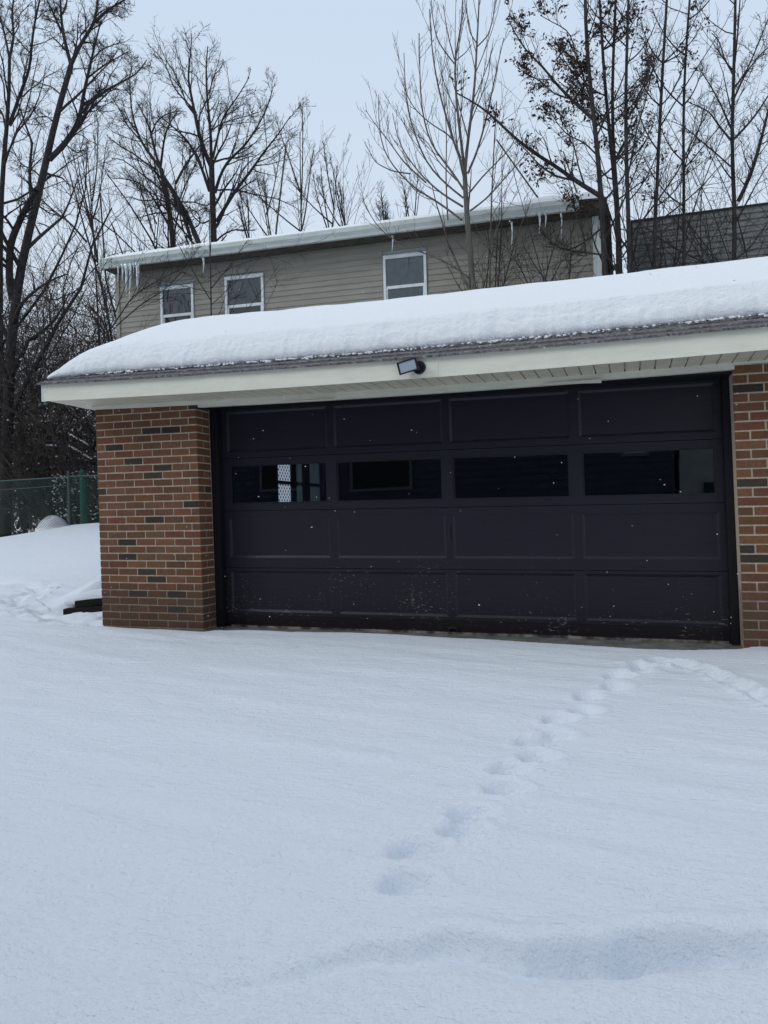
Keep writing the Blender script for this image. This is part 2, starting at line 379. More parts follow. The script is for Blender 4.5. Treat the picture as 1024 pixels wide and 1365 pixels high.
# front pillars
lp = MB(); lp.box(PL+.004, -.004, .004, .30, -.02, 2.035)
left = lp.build('brick_pillar', M['mortar'], garage, gw); left['label'] = 'brick pillar left of the garage door'
b = MB(); brick_rows(b, (PL, 0), (1, 0), (0, -1), -PL-.001, pat_left)
brick_rows(b, (0, .0018), (0, 1), (1, 0), .215, lambda n: [.3] if n % 2 == 0 else [.105, .2])
brick_rows(b, (PL, 6.3), (0, -1), (-1, 0), 6.298, lambda n: ([.203]*40 if n % 2 else [.1]+[.203]*40))
bv, bf, bc = b.v, b.f, b.c
keep = [k for k in range(len(bf)) if not (abs(bv[bf[k][0]][0]-PL) < .03 and wy0-.02 < sum(bv[q][1] for q in bf[k])/len(bf[k]) < wy1+.02 and wz0-.04 < bv[bf[k][0]][2] < 2.2)]
b.f = [bf[k] for k in keep]; b.c = [bc[k] for k in keep]
b.build('bricks', M['brick'], left, gw)
rp = MB(); rp.box(PR+.004, 9.8, .004, .30, -.06, 2.035)
right = rp.build('brick_pillar', M['mortar'], garage, gw); right['label'] = 'brick wall right of the garage door'
b = MB(); brick_rows(b, (PR, 0), (1, 0), (0, -1), 5.4, lambda n: ([.203]*40 if n % 2 == 0 else [.1]+[.203]*40), n0=0, n1=31)
b.build('bricks', M['brick'], right, gw)
f = MB(); f.box(PL+.012, -.012, .006, .3, -.4, -.022); f.build('foundation', M['found'], garage, gw)
f = MB(); f.box(PR+.012, 9.8, .006, .3, -.4, -.062); f.build('foundation', M['found'], garage, gw)
# side, rear and right walls (rear one has the window that shows through the door glass)
w = MB(); w.box(PL+.004, -.90, .30, wy0, -.3, 2.03); w.box(PL+.004, -.90, wy1, YB, -.3, 2.03)
w.box(PL+.004, -.90, wy0, wy1, -.3, wz0); w.box(PL+.004, -.90, wy0, wy1, wz1, 2.03)
o = w.build('side_wall', M['mortar'], garage)
w = MB(); w.box(9.65, 9.8, .30, YB, -.3, 2.03); w.build('side_wall', M['mortar'], garage)
w = MB(); w.box(PL+.004, 9.8, YB, YB+.12, -.3, 2.03); w.build('rear_wall', M['mortar'], garage)
fl = MB(); fl.box(-.9, 9.65, -.18, YB, -.16, -.045); fl.build('floor_slab', M['concrete'], garage, lambda x, y, z: (x, y, z+.033-.0125*x))
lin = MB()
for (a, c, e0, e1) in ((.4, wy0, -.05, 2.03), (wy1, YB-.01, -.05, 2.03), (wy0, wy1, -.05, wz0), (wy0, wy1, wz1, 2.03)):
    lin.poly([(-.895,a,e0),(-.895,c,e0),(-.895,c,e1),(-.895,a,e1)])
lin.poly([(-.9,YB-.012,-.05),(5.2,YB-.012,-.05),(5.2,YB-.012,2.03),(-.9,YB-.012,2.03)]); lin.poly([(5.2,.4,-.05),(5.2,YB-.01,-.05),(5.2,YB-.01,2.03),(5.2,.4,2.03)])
lin.build('unlit_interior_sheet', M['dark'], garage)  # near-black sheets added for the darkness inside the closed garage
rw = MB(); e = .035; x0, x1 = WXI-.03, WXI+.02
rw.box(x0,x1,wy0,wy1,wz0,wz0+e).box(x0,x1,wy0,wy1,wz1-e,wz1).box(x0,x1,wy0,wy0+e,wz0+e,wz1-e).box(x0,x1,wy1-e,wy1,wz0+e,wz1-e)
zm = atx(386, 644, WXI)[2]; rw.box(x0+.003,x1-.003,wy0+e,wy1-e,zm-.022,zm+.022)
ym = atx(388, 643, WXI)[1]; y2_ = atx(394, 643, WXI)[1]; y3_ = atx(404, 643, WXI)[1]; y4_ = atx(410, 643, WXI)[1]
rw.box(x0+.004,x1-.004,ym,y2_,wz0+e,zm-.022).box(x0+.004,x1-.004,ym,y2_,zm+.022,wz1-e).box(x0+.002,x1+.02,y3_,y4_,wz0+e,wz1-e)
rwo = rw.build('side_window', M['jamb'], garage)
q = MB(); q.poly([(WXI-.01,wy0+.01,wz0+.01),(WXI-.01,ym+.03,wz0+.01),(WXI-.01,ym+.03,wz1-.01),(WXI-.01,wy0+.01,wz1-.01)]); q.build('window_pane', M['lattice'], rwo)
q = MB(); q.poly([(WXI-.012,y2_-.02,wz0+.01),(WXI-.012,wy1-.01,wz0+.01),(WXI-.012,wy1-.01,wz1-.01),(WXI-.012,y2_-.02,wz1-.01)]); q.build('window_pane', M['cloth'], rwo)

# --- door
DY = .30
dw = lambda x, y, z: (x + .008*(1.0-z), y, z - .0118*x)
X0, X1 = .045, 4.365
cols = [(.11,1.145),(1.165,2.195),(2.213,3.25),(3.27,4.325)]
wcols = [(.150,1.112),(1.204,2.160),(2.250,3.207),(3.307,4.288)]
secs = [(.0,.528,.13,.503,False),(.532,1.050,.622,.985,False),(1.054,1.534,1.115,1.475,True),(1.538,2.08,1.592,1.965,False)]
SX = [(X0,.13),(1.125,1.19),(2.175,2.235),(3.225,3.292),(4.30,X1)]      # stiles
door = None
fr = MB()
for (z0, z1, p0, p1, win) in secs:
    cc = wcols if win else [(SX[i][1], SX[i+1][0]) for i in range(4)]
    lo = z0 + (.10 if z0 == 0 else 0)
    fr.box(X0, X1, DY, DY+.035, lo, p0); fr.box(X0, X1, DY, DY+.035, p1, z1)
    edges = [X0]+[q for c in cc for q in c]+[X1]
    for i in range(0, len(edges), 2): fr.box(edges[i], edges[i+1], DY, DY+.035, p0, p1)
door = fr.build('garage_door', M['door'], garage, dw); door['label'] = 'dark navy four section garage door with a row of windows'
for (z0, z1, p0, p1, win) in secs:
    cc = wcols if win else [(SX[i][1], SX[i+1][0]) for i in range(4)]
    for (a, c) in cc:
        if win:
            q = MB(); q.poly([(a-.005,DY+.02,p0-.005),(c+.005,DY+.02,p0-.005),(c+.005,DY+.02+.0015*random.uniform(-1,1),p1+.005),(a-.005,DY+.02,p1+.005)])
            q.build('window_pane', M['glass'], door, dw)
            q = MB(); s = .012   # glazing bead
            for (u0,u1,v0,v1) in ((a,c,p0,p0+s),(a,c,p1-s,p1),(a,a+s,p0+s,p1-s),(c-s,c,p0+s,p1-s)): q.box(u0,u1,DY+.006,DY+.018,v0,v1)
            q.build('glazing_bead', M['door'], door, dw)
        else:
            q = MB(); s = .020; y0, y1 = DY+.002, DY+.011
            O = [(a,p0),(c,p0),(c,p1),(a,p1)]; I = [(a+s,p0+s),(c-s,p0+s),(c-s,p1-s),(a+s,p1-s)]
            for k in range(4):
                k2 = (k+1)%4; q.poly([(O[k][0],y0,O[k][1]),(O[k2][0],y0,O[k2][1]),(I[k2][0],y1,I[k2][1]),(I[k][0],y1,I[k][1])])
            # field with a shallow raised centre
            s2 = s+.006; q.poly([(I[k][0],y1,I[k][1]) for k in range(4)])
            q.build('door_panel', M['door'], door, dw)
q = MB(); q.box(X0, X1, DY-.004, DY+.034, .005, .098); q.build('bottom_rail', M['doorrail'], door, dw)
q = MB(); q.box(X0+.08, X1-.03, DY-.012, DY+.02, -.014, .004); q.build('weather_strip', M['strip'], door, dw)
q = MB(); q.box(2.17,2.25,DY-.03,DY-.004,.03,.045); q.box(2.17,2.18,DY-.03,DY-.001,.015,.03); q.box(2.24,2.25,DY-.03,DY-.001,.015,.03); q.build('lift_handle', M['black'], door, dw, bevel=.003)
q = MB(); q.box(2.196,2.212,DY-.012,DY-.001,.80,.90); q.box(2.19,2.218,DY-.008,DY-.001,.78,.80); q.build('lock_plate', M['black'], door, dw, bevel=.003)
# jambs, header
for zz in (.53, 1.052, 1.536):
    q = MB(); q.box(X0+.01, X1-.01, DY+.036, DY+.044, zz-.03, zz+.03); q.build('gap_light_blocker', M['jamb'], door, dw)  # strips added behind the section gaps to block light from inside
j = MB(); j.box(-.0, .075, .225, .285, -.02, 1.99); j.box(-.004,.04,.2852,.40,-.02,1.99); j.build('door_jamb', M['jamb'], garage, dw)
j = MB(); j.box(4.345, 4.40, .225, .285, -.02, 1.99); j.box(4.37,4.41,.2852,.40,-.02,1.99)
j.build('door_jamb', M['jamb'], garage, dw)
h = MB(); h.box(-.004, PR+.004, .03, .285, 1.985, 2.2); h.box(-.1, PR+.1, .337, .40, 1.95, 2.2); h.build('door_header', M['jamb'], garage, dw)
# --- eave: soffit, frieze, fascia
EX0, EX1 = -1.31, 9.9; EY = -.42
rw_ = lambda x, y, z: (x, y, z + rz(min(x, 5.5)))
s = MB(); x = EX0+.02; pitch = .105
while x < EX1-.05:
    a = x+.010; c = x+pitch; y0, y1 = EY+.004, .0
    s.poly([(a,y0,2.006),(c,y0,2.006),(c,y1,2.004),(a,y1,2.004)][::-1])
    s.poly([(x,y0,2.022),(a,y0,2.022),(a,y1,2.020),(x,y1,2.020)][::-1])
    s.poly([(x,y0,2.006),(x,y0,2.022),(x,y1,2.020),(x,y1,2.004)]); s.poly([(a,y0,2.006),(a,y0,2.022),(a,y1,2.020),(a,y1,2.004)])
    x += pitch
s.build('soffit', M['soffit'], garage, rw_)
s = MB(); s.box(EX0+.01, PL, 0.001, YB+.3, 2.004, 2.02); s.build('soffit', M['soffit'], garage, rw_)
fz = MB(); n = 30
def strip(mb, x0, x1, y0, y1, z0, z1, n): mb.extrude([(y0,z0),(y1,z0),(y1,z1),(y0,z1)], x0, x1, n)
strip(fz, PL-.03, .02, -.022, .0, 1.968, 2.003, 6); fz.build('frieze_board', M['frieze'], garage, rw_)
fz = MB(); strip(fz, .02, 3.46, -.022, .028, 1.945, 2.0035, 24); fz.build('frieze_board', M['frieze'], garage, rw_)
fz = MB(); strip(fz, 3.46, PR+.0, -.016, .03, 1.955, 2.0032, 8); strip(fz, PR, EX1, -.012, -.004, 1.985, 2.0032, 20); fz.build('frieze_board', M['frieze'], garage, rw_)
# trim piece that has come loose over the door
fz = MB(); fz.poly([(3.05,-.030,1.950),(3.48,-.052,1.925),(3.48,-.050,1.955),(3.05,-.028,1.962)]); fz.poly([(3.05,-.030,1.950),(3.48,-.052,1.925),(3.48,.0,1.938),(3.05,.0,1.948)])
fz.build('loose_trim', M['frieze'], garage, rw_)
fz = MB(); fz.poly([(.85,-.026,1.952),(1.30,-.040,1.949),(1.36,-.026,1.965),(.9,-.024,1.966)]); fz.poly([(.85,-.026,1.952),(1.30,-.040,1.949),(1.3,.0,1.947),(.85,.0,1.947)]); fz.build('loose_trim', M['frieze'], garage, rw_)
PITCH = .417; RY = 1.55
def fascia(x0, x1, y, z0, z1, n):
    mb = MB(); mb.extrude([(y,z0),(y+.006,z0-.0),(y+.03,z0+.004),(y+.03,z1),(y,z1)], x0, x1, n)
    return mb
f1 = fascia(EX0, .335, EY, 2.0, 2.148, 12).build('fascia', M['fascia'], garage, rw_)
f2 = fascia(.335, 2.32, EY-.005, 1.999, 2.152, 16).build('fascia', M['fascia'], garage, rw_)
f3 = fascia(2.32, 5.9, EY-.002, 1.9985, 2.152, 30).build('fascia', M['fascia'], garage, rw_)
f4 = fascia(5.9, EX1, EY-.005, 1.999, 2.152, 20).build('fascia', M['fascia'], garage, rw_)
cr = MB(); cr.box(EX0-.012, EX0+.002, EY-.004, EY+.035, 1.998, 2.15); cr.build('corner_trim', M['white'], garage, rw_)
# rake boards on the gable ends
def roof_z(y):  # top of deck
    return 2.155 + PITCH*(y-EY) if y <= RY else 2.155 + PITCH*(RY-EY) - .17*(y-RY)
for xx in (EX0-.002, EX1-.02):
    rk = MB()
    for (ya, yb) in ((EY+.032, RY), (RY, YB+.4)):
        za, zb = roof_z(ya), roof_z(yb); b0 = len(rk.v)
        rk.v += [(xx,ya,za-.15),(xx,yb,zb-.15),(xx,yb,zb-.008),(xx,ya,za-.008),(xx+.022,ya,za-.15),(xx+.022,yb,zb-.15),(xx+.022,yb,zb-.008),(xx+.022,ya,za-.008)]
        rk.f += [tuple(b0+k for k in q) for q in ((0,1,2,3),(7,6,5,4),(0,4,5,1),(3,2,6,7))]; rk.c += [None]*4
    rk.build('rake_board', M['white'], garage, rw_)
    # gable wall infill
    rk = MB()
    gx = PL+.02 if xx < 0 else 9.78
    rk.poly([(gx,.0,2.0),(gx,YB+.1,2.0),(gx,YB+.1,roof_z(YB+.1)-.02),(gx,RY,roof_z(RY)-.02),(gx,.0,roof_z(0)-.02)])
    rk.build('gable', M['white'], garage, rw_)
# shingled roof: stepped courses with butt edges
sh = MB(); ex = .14; yy = EY-.035; i = 0
RX0, RX1 = EX0-.03, EX1+.03
while yy < RY-.01:
    y2 = min(yy+ex, RY); z1_, z2_ = roof_z(yy)+.012, roof_z(y2)+.004
    n = 24
    sh.extrude([(yy,z1_-.010),(yy,z1_+.006),(y2,z2_+.004),(y2,z2_-.008)], RX0, RX1, n); yy = y2; i += 1
sh.extrude([(RY,roof_z(RY)+.01),(RY,roof_z(RY)-.01),(YB+.4,roof_z(YB+.4)-.01),(YB+.4,roof_z(YB+.4)+.01)], RX0, RX1, 24)
roof = sh.build('roof', M['shingle'], garage, rw_)
d = MB(); d.extrude([(EY-.030,2.146),(EY-.026,2.146),(EY-.02,2.152),(EY+.1,2.152+.05),(EY+.1,2.157+.05),(EY-.030,2.156)], RX0+.01, RX1, 24); d.build('drip_edge', M['drip'], garage, rw_)

# --- the snow on the garage roof
def roof_snow():
    sx = np.concatenate([np.linspace(RX0+.005, RX0+.8, 90, endpoint=False), np.linspace(RX0+.8, 5.8, 560, endpoint=False), np.linspace(5.8, RX1, 90)])
    L1 = (RY-EY)*1.0
    t = np.concatenate([np.linspace(0, .22, 34, endpoint=False)**1.0, np.linspace(.22, L1, 50, endpoint=False), np.linspace(L1, L1+4.9, 40)])
    SXg, T = np.meshgrid(sx, t, indexing='ij')
    # front edge recedes irregularly from the eave
    back = np.interp(SXg, [-1.35,-1.1,-.6,.4,1.5,3,4.4,6], [.06,.16,.20,.225,.25,.27,.29,.29]) + .022*vn(SXg*3.1, SXg*0) + .022*vn(SXg*11, SXg*0+4) + .012*vn(SXg*31, SXg*0+4)
    Yg = EY + back*(1-sstep(0, .5, T)) + T*(1-0) 
    d = T; dx = SXg-RX0; dxr = RX1-SXg
    TH = .265
    ef = np.sqrt(np.clip(1-(1-np.clip(d/.34, 0, 1))**2.3, 0, 1))
    el = np.sqrt(np.clip(1-(1-np.clip(dx/.62, 0, 1))**2.2, 0, 1)); er = np.sqrt(np.clip(1-(1-np.clip(dxr/.5, 0, 1))**2.2, 0, 1))
    th = TH*(.12+.88*ef)*el*er*(1-.12*np.exp(-(d/.6)**2))
    th = th*(1 + .05*fbm(SXg*1.1, Yg*1.6, 3)) + .010*fbm(SXg*3.5, Yg*4, 3)*ef + (.009*vn(SXg*7+T*5, T*11)+.007*vn(SXg*16-T*9, T*21))*np.exp(-(d/.35)**2)*ef
    # soften the crest
    base = np.where(Yg <= RY, 2.155+PITCH*(Yg-EY), 2.155+PITCH*(RY-EY)-.17*(Yg-RY)) - .055*np.exp(-((Yg-RY)/.33)**2)
    # crumbly lower edge
    cr = np.exp(-(d/.13)**2); th = th + cr*(.020*vn(SXg*24, T*40)+.016*vn(SXg*51+3, T*60))*np.clip(d/.02, 0, 1)
    lift = .012*np.clip(vn(SXg*6, SXg*0+2)*3, 0, 1)
    Zg = base + np.maximum(th, .004) + .012 + lift*(d < .05)
    Zg = Zg + rz(np.clip(SXg, None, 5.5))
    V = np.stack([SXg, Yg, Zg], -1); nx, nt = SXg.shape
    top = V.reshape(-1, 3)
    # underside skirt along the front edge and left end
    fb = V[:, 0].copy(); fb[:, 2] = (2.155+PITCH*(fb[:, 1]-EY)+.012+rz(np.clip(fb[:, 0], None, 5.5))) + .002; fb[:, 1] += .03; fb[:, 2] += .012
    V2 = np.concatenate([top, fb]); F = grid_faces(nx, nt); o = len(top)
    i = np.arange(nx-1); sk = np.stack([i*nt, o+i, o+i+1, (i+1)*nt], 1)
    return V2, np.concatenate([F, sk])
V2, F2 = roof_snow()
rs = npmesh('roof_snow', V2, F2, M['rsnow']); tag(rs, 'thick rounded snow blanket lying on the garage roof', 'snow layer')
# snow crumbs along the lower edge
def blob(mb, c, r, k=6):
    b = len(mb.v); 
    for a in range(3):
        ph = (a-1)*.9
        for i in range(k):
            th = 2*math.pi*i/k; q = r*random.uniform(.75, 1.2)
            mb.v.append((c[0]+q*math.cos(ph)*math.cos(th)*1.35, c[1]+q*math.cos(ph)*math.sin(th), c[2]+q*math.sin(ph)*.8))
    for a in range(2):
        for i in range(k): mb.f.append((b+a*k+i, b+a*k+(i+1)%k, b+(a+1)*k+(i+1)%k, b+(a+1)*k+i)); mb.c.append(None)
    mb.f.append(tuple(b+i for i in range(k))[::-1]); mb.f.append(tuple(b+2*k+i for i in range(k))); mb.c += [None, None]
cb = MB()
for i in range(520):
    x = random.uniform(RX0+.1, 5.6); dy = abs(random.gauss(0, .035))+random.uniform(-.01, .02); y = EY+.22+.018*x-dy*.9+.02
    blob(cb, (x, y, 2.155+PITCH*(y-EY)+.024+rz(x)), random.uniform(.004, .013))
cb.build('snow_crumb', M['rsnow'], rs, smooth=True)

# --- floodlight on the fascia
fx, fzz = 2.13, 2.078
fl = thing('floodlight', (fx, EY-.005, fzz), 'small black floodlight with a grey lens on the cream fascia over the door', 'floodlight')
def cyl(mb, c, ax, r, h, k=20, r2=None):
    ax = np.array(ax, float); ax /= np.linalg.norm(ax); a = np.cross(ax, [0,0,1.]) if abs(ax[2]) < .9 else np.cross(ax, [1.,0,0]); a /= np.linalg.norm(a); bb = np.cross(ax, a)
    b = len(mb.v); r2 = r if r2 is None else r2
    for s_, rr in ((0, r), (1, r2)):
        for i in range(k):
            t_ = 2*math.pi*i/k; mb.v.append(tuple(np.array(c)+ax*h*s_+rr*(a*math.cos(t_)+bb*math.sin(t_))))
    for i in range(k): mb.f.append((b+i, b+(i+1)%k, b+k+(i+1)%k, b+k+i)); mb.c.append(None)
    mb.f.append(tuple(b+i for i in range(k))[::-1]); mb.f.append(tuple(b+k+i for i in range(k))); mb.c += [None, None]
q = MB(); cyl(q, (.045, 0, 0), (0,-1,0), .052, .022, 28, .047); cyl(q, (.045,-.02,0), (0,-1,0), .03, .02, 20); o = q.build('wall_plate', M['black'], fl)
q = MB(); cyl(q, (.045,-.035,-.01), (-.45,-1,-.1), .014, .05, 12); q.build('arm', M['black'], fl)
rot = Matrix.Rotation(R(-9), 4, 'Y') @ Matrix.Rotation(R(-12), 4, 'Z') @ Matrix.Rotation(R(10), 4, 'X')
off = Vector((-.02, -.08, .002))
def xf(x, y, z): p = rot @ Vector((x, y, z)) + off; return (p.x, p.y, p.z)
q = MB(); W, H = .082, .047
ring = [(-W,-H),(W,-H),(W,H),(-W,H)]; inn = [(-W*.6,-H*.55),(W*.6,-H*.55),(W*.6,H*.55),(-W*.6,H*.55)]
for k in range(4):
    k2 = (k+1)%4; q.poly([(ring[k][0],0,ring[k][1]),(ring[k2][0],0,ring[k2][1]),(inn[k2][0],.05,inn[k2][1]),(inn[k][0],.05,inn[k][1])])
    a, c = ring[k], ring[k2]; sc_ = .84
    q.poly([(a[0],0,a[1]),(c[0],0,c[1]),(c[0],-.012,c[1]),(a[0],-.012,a[1])]); q.poly([(a[0],-.012,a[1]),(c[0],-.012,c[1]),(c[0]*sc_,-.012,c[1]*.78),(a[0]*sc_,-.012,a[1]*.78)])
q.poly([(p[0],.05,p[1]) for p in inn]); q.build('housing', M['black'], fl, xf)
q = MB(); q.poly([(p[0]*.85,-.008,p[1]*.8) for p in ring]); q.build('lens', M['lens'], fl, xf)

# --- timber beside the garage
pA = np.array([-2.02, .74, .07]); 
tb = thing('landscape_timber', (-2.0, .74, .05), 'black timber edging half buried in snow beside the brick pillar', 'timber')
def beam(name, a, b_, w, h, m, parent):
    a = np.array(a, float); b_ = np.array(b_, float); d = b_-a; n = np.array([-d[1], d[0], 0]); n /= np.linalg.norm(n); up = np.array([0,0,1.])
    mb = MB(); 
    for p in (a, b_): mb.v += [tuple(p+n*w*s1/2+up*h*s2) for s1, s2 in ((-1,0),(1,0),(1,1),(-1,1))]
    mb.f += [(0,1,2,3),(7,6,5,4),(0,4,5,1),(1,5,6,2),(2,6,7,3),(3,7,4,0)]; mb.c += [None]*6
    o = mb.build(name, m, None, bevel=.01); return adopt(o, parent)
beam('upper_beam', (-1.93,.70,.085), (-.9,1.05,.19), .12, .078, M['timber'], tb)
beam('lower_beam', (-2.04,.66,.005), (-.9,.98,.075), .13, .078, M['timber'], tb)
u, v = np.meshgrid(np.linspace(0, 1, 60), np.linspace(0, 1, 26), indexing='ij')
ph = (v*1.15-.12)*math.pi; en = np.sqrt(np.clip(1-(1-np.clip(u/.22, 0, 1))**2, 0, 1)); mid = np.stack([-2.12+1.25*u, .665+.40*u, .145+.118*u], -1)
wv = 1+.22*vn(u*7, v*2)
cx = mid[..., 0] + .03*np.cos(ph)*en; cy = mid[..., 1]+.06 - (.115+.05*u)*np.cos(ph)*en*wv; cz = mid[..., 2] + (.085+.05*u)*np.sin(ph)*en*wv - .004
npmesh('snow_cap', np.stack([cx, cy, cz], -1).reshape(-1, 3), grid_faces(60, 26), M['snow'], tb)

# ------------------------------------------------------------------ house behind
HY = 9.0; hs = lambda x, y, z: (x, y, z - .0195*(x+2))
HX0, HX1 = -7.5, 3.2; HT = 6.62
house = thing('house', (HX0, HY, 0), 'beige sided two storey house with icicles behind the garage', 'house')
hw = MB(); hw.box(HX0+.03, HX1-.03, HY+.03, HY+8, -1, HT); adopt(hw.build('wall', M['siding2'], None, hs), house)
wins = [(-6.34,-5.49,6.20,4.85),(-4.70,-3.76,6.265,4.9),(-1.045,-.13,6.33,4.95)]
sd = MB(); EXP = .118; z = 3.6
while z < HT:
    z2 = min(z+EXP, HT)
    cuts = [HX0]
    for (a, c, zt, zb) in wins:
        if z2 > zb+.02 and z < zt+.02: cuts += [a-.02, c+.02]
    cuts.append(HX1)
    for k in range(0, len(cuts), 2):
        a, c = cuts[k], cuts[k+1]; sd.poly([(a,HY-.012,z),(c,HY-.012,z),(c,HY+.004,z2),(a,HY+.004,z2)]); sd.poly([(a,HY-.012,z),(a,HY+.01,z),(c,HY+.01,z),(c,HY-.012,z)])
    z = z2
adopt(sd.build('siding', M['siding'], None, hs), house)
sd = MB(); z = 3.6
while z < HT+1.0:
    z2 = z+EXP; top = lambda zz: 1
    ya, yb = HY+.0, HY+8
    sd.poly([(HX1+.012,ya,z),(HX1+.012,yb,z),(HX1-.004,yb,z2),(HX1-.004,ya,z2)][::-1]); sd.poly([(HX1+.012,ya,z),(HX1-.01,ya,z),(HX1-.01,yb,z),(HX1+.012,yb,z)]); z = z2
    if z > HT-.1: break
adopt(sd.build('side_siding', M['siding2'], None, hs), house)
q = MB(); q.box(HX1-.09, HX1+.02, HY-.03, HY+.02, 2, HT); adopt(q.build('corner_trim', M['white'], None, hs, bevel=.005), house)
q = MB(); q.box(HX0-.02, HX0+.07, HY-.03, HY+.02, 2, HT); adopt(q.build('corner_trim', M['siding'], None, hs, bevel=.005), house)
# downspout
q = MB(); q.box(HX1-.02, HX1+.07, HY-.14, HY-.06, 2, 6.25); adopt(q.build('downspout', M['white'], None, hs, bevel=.015), house)
OH = .42
q = MB(); q.box(HX0-.06, HX1+.15, HY-OH, HY+.0, HT-.005, HT+.012); adopt(q.build('soffit', M['rot'], None, hs), house)  # soffit colour carries the shade beneath the overhang
q = MB(); q.box(HX0-.06, HX1+.15, HY-OH-.02, HY-OH-.001, HT-.03, HT+.17); adopt(q.build('fascia', M['rot'], None, hs), house)
gp = [(-OH-.02,HT+.17),(-OH-.02,HT-.02),(-OH-.09,HT-.02),(-OH-.105,HT+.03),(-OH-.150,HT+.09),(-OH-.150,HT+.175),(-OH-.135,HT+.175),(-OH-.135,HT+.10),(-OH-.09,HT-.0),(-OH-.03,HT-.0),(-OH-.03,HT+.17)]
q = MB(); q.extrude([(HY+a, b_) for a, b_ in gp], HX0-.06, 2.9, 12); adopt(q.build('gutter', M['gutter'], None, hs), house)
RP = .3
q = MB(); q.extrude([(HY-OH-.06,HT+.165),(HY+4,HT+.165+RP*(4+OH)),(HY+8.4,HT+.165),(HY+8.4,HT+.13),(HY+4,HT+.13+RP*(4+OH)),(HY-OH-.06,HT+.13)], HX0-.08, HX1+.18, 6); adopt(q.build('roof', M['shingle'], None, hs), house)
q = MB(); q.poly([(HX1-.03,HY,HT),(HX1-.03,HY+8,HT),(HX1-.03,HY+4,HT+1.35)]); adopt(q.build('gable', M['siding2'], None, hs), house)
q = MB(); q.poly([(HX0+.03,HY,HT),(HX0+.03,HY+8,HT),(HX0+.03,HY+4,HT+1.35)]); adopt(q.build('gable', M['siding2'], None, hs), house)
for wi, (a, c, zt, zb) in enumerate(wins):
    q = MB(); e = .055; y0, y1 = HY-.035, HY+.03
    q.box(a,c,y0,y1,zt-e-.02,zt).box(a,c,y0-.02,y1,zb-e,zb).box(a,a+e,y0,y1,zb,zt-e-.02).box(c-e,c,y0,y1,zb,zt-e-.02)
    zm = zt - .66; 
    wo = adopt(q.build('window', M['white'], None, hs, bevel=.004), house)
    wo['label'] = ['leftmost upper window with white frame', 'middle upper window with dark glass', 'right upper window with teal blind'][wi]
    q = MB(); q.box(a+e,c-e,HY-.015,HY+.02,zm-.03,zm+.03).box(a+e,a+e+.03,HY-.012,HY+.018,zb,zm-.03).box(c-e-.03,c-e,HY-.012,HY+.018,zb,zm-.03); o = q.build('sash', M['white'], None, hs); o.parent = wo
    q = MB(); q.poly([(a+e,HY+.006,zb),(c-e,HY+.006,zb),(c-e,HY+.006,zt-e),(a+e,HY+.006,zt-e)]); o = q.build('pane', M['hglass'], None, hs); o.parent = wo
    q = MB(); n = 18; 
    lim = zm if wi < 2 else zb
    for k in range(n):
        xa = a+e+(c-a-2*e)*k/n; xb = a+e+(c-a-2*e)*(k+1)/n; da = .008*(k % 2); db = .008*((k+1) % 2)
        q.poly([(xa,HY+.02-da,lim),(xb,HY+.02-db,lim),(xb,HY+.02-db,zt-e),(xa,HY+.02-da,zt-e)])
    o = q.build('reflection_and_blind', M['blind'] if wi == 2 else M['reflection_and_blind'], None, hs); o.parent = wo  # left two: painted reflection in the upper sash; third: a real blind
    q = MB(); q.poly([(a+e,HY+.026,zb),(c-e,HY+.026,zb),(c-e,HY+.026,zt-e),(a+e,HY+.026,zt-e)]); o = q.build('room_dark', M['dark'], None, hs); o.parent = wo  # dark sheet painted in place of the unlit room's shade
# snow on the house roof
sx = np.linspace(HX0-.07, HX1+.12, 260); t_ = np.concatenate([np.linspace(0, .4, 14, endpoint=False), np.linspace(.4, 4.2, 24), np.linspace(4.3, 8.8, 20)])
SXg, T = np.meshgrid(sx, t_, indexing='ij'); Yg = HY-OH-.10+T+.04*vn(SXg*1.7, SXg*0)*(T < .3)
TH = np.interp(SXg, [-8,-7.2,-5,-3,0,1.2,2.0,3.3], [.07,.10,.10,.09,.10,.10,.13,.15])
ef = np.sqrt(np.clip(1-(1-np.clip(T/.22, 0, 1))**2.2, 0, 1)); el = np.sqrt(np.clip(1-(1-np.clip((SXg-HX0+.07)/.2, 0, 1))**2, 0, 1))
base = np.where(Yg < HY+4, HT+.17+RP*np.clip(Yg-HY+OH+.06, 0, 9), HT+.17+RP*(4+OH+.06)-RP*(Yg-HY-4)*1.0)
Zg = base + TH*ef*el*(1+.35*fbm(SXg*2.2, Yg*2, 3)) + .004 - .0195*(SXg+2) - .03*(T == 0)
hsn = npmesh('roof_snow', np.stack([SXg, Yg, Zg], -1).reshape(-1, 3), grid_faces(*SXg.shape), M['rsnow'])
tag(hsn, 'thin snow layer along the gutter edge of the beige house roof', 'snow layer')
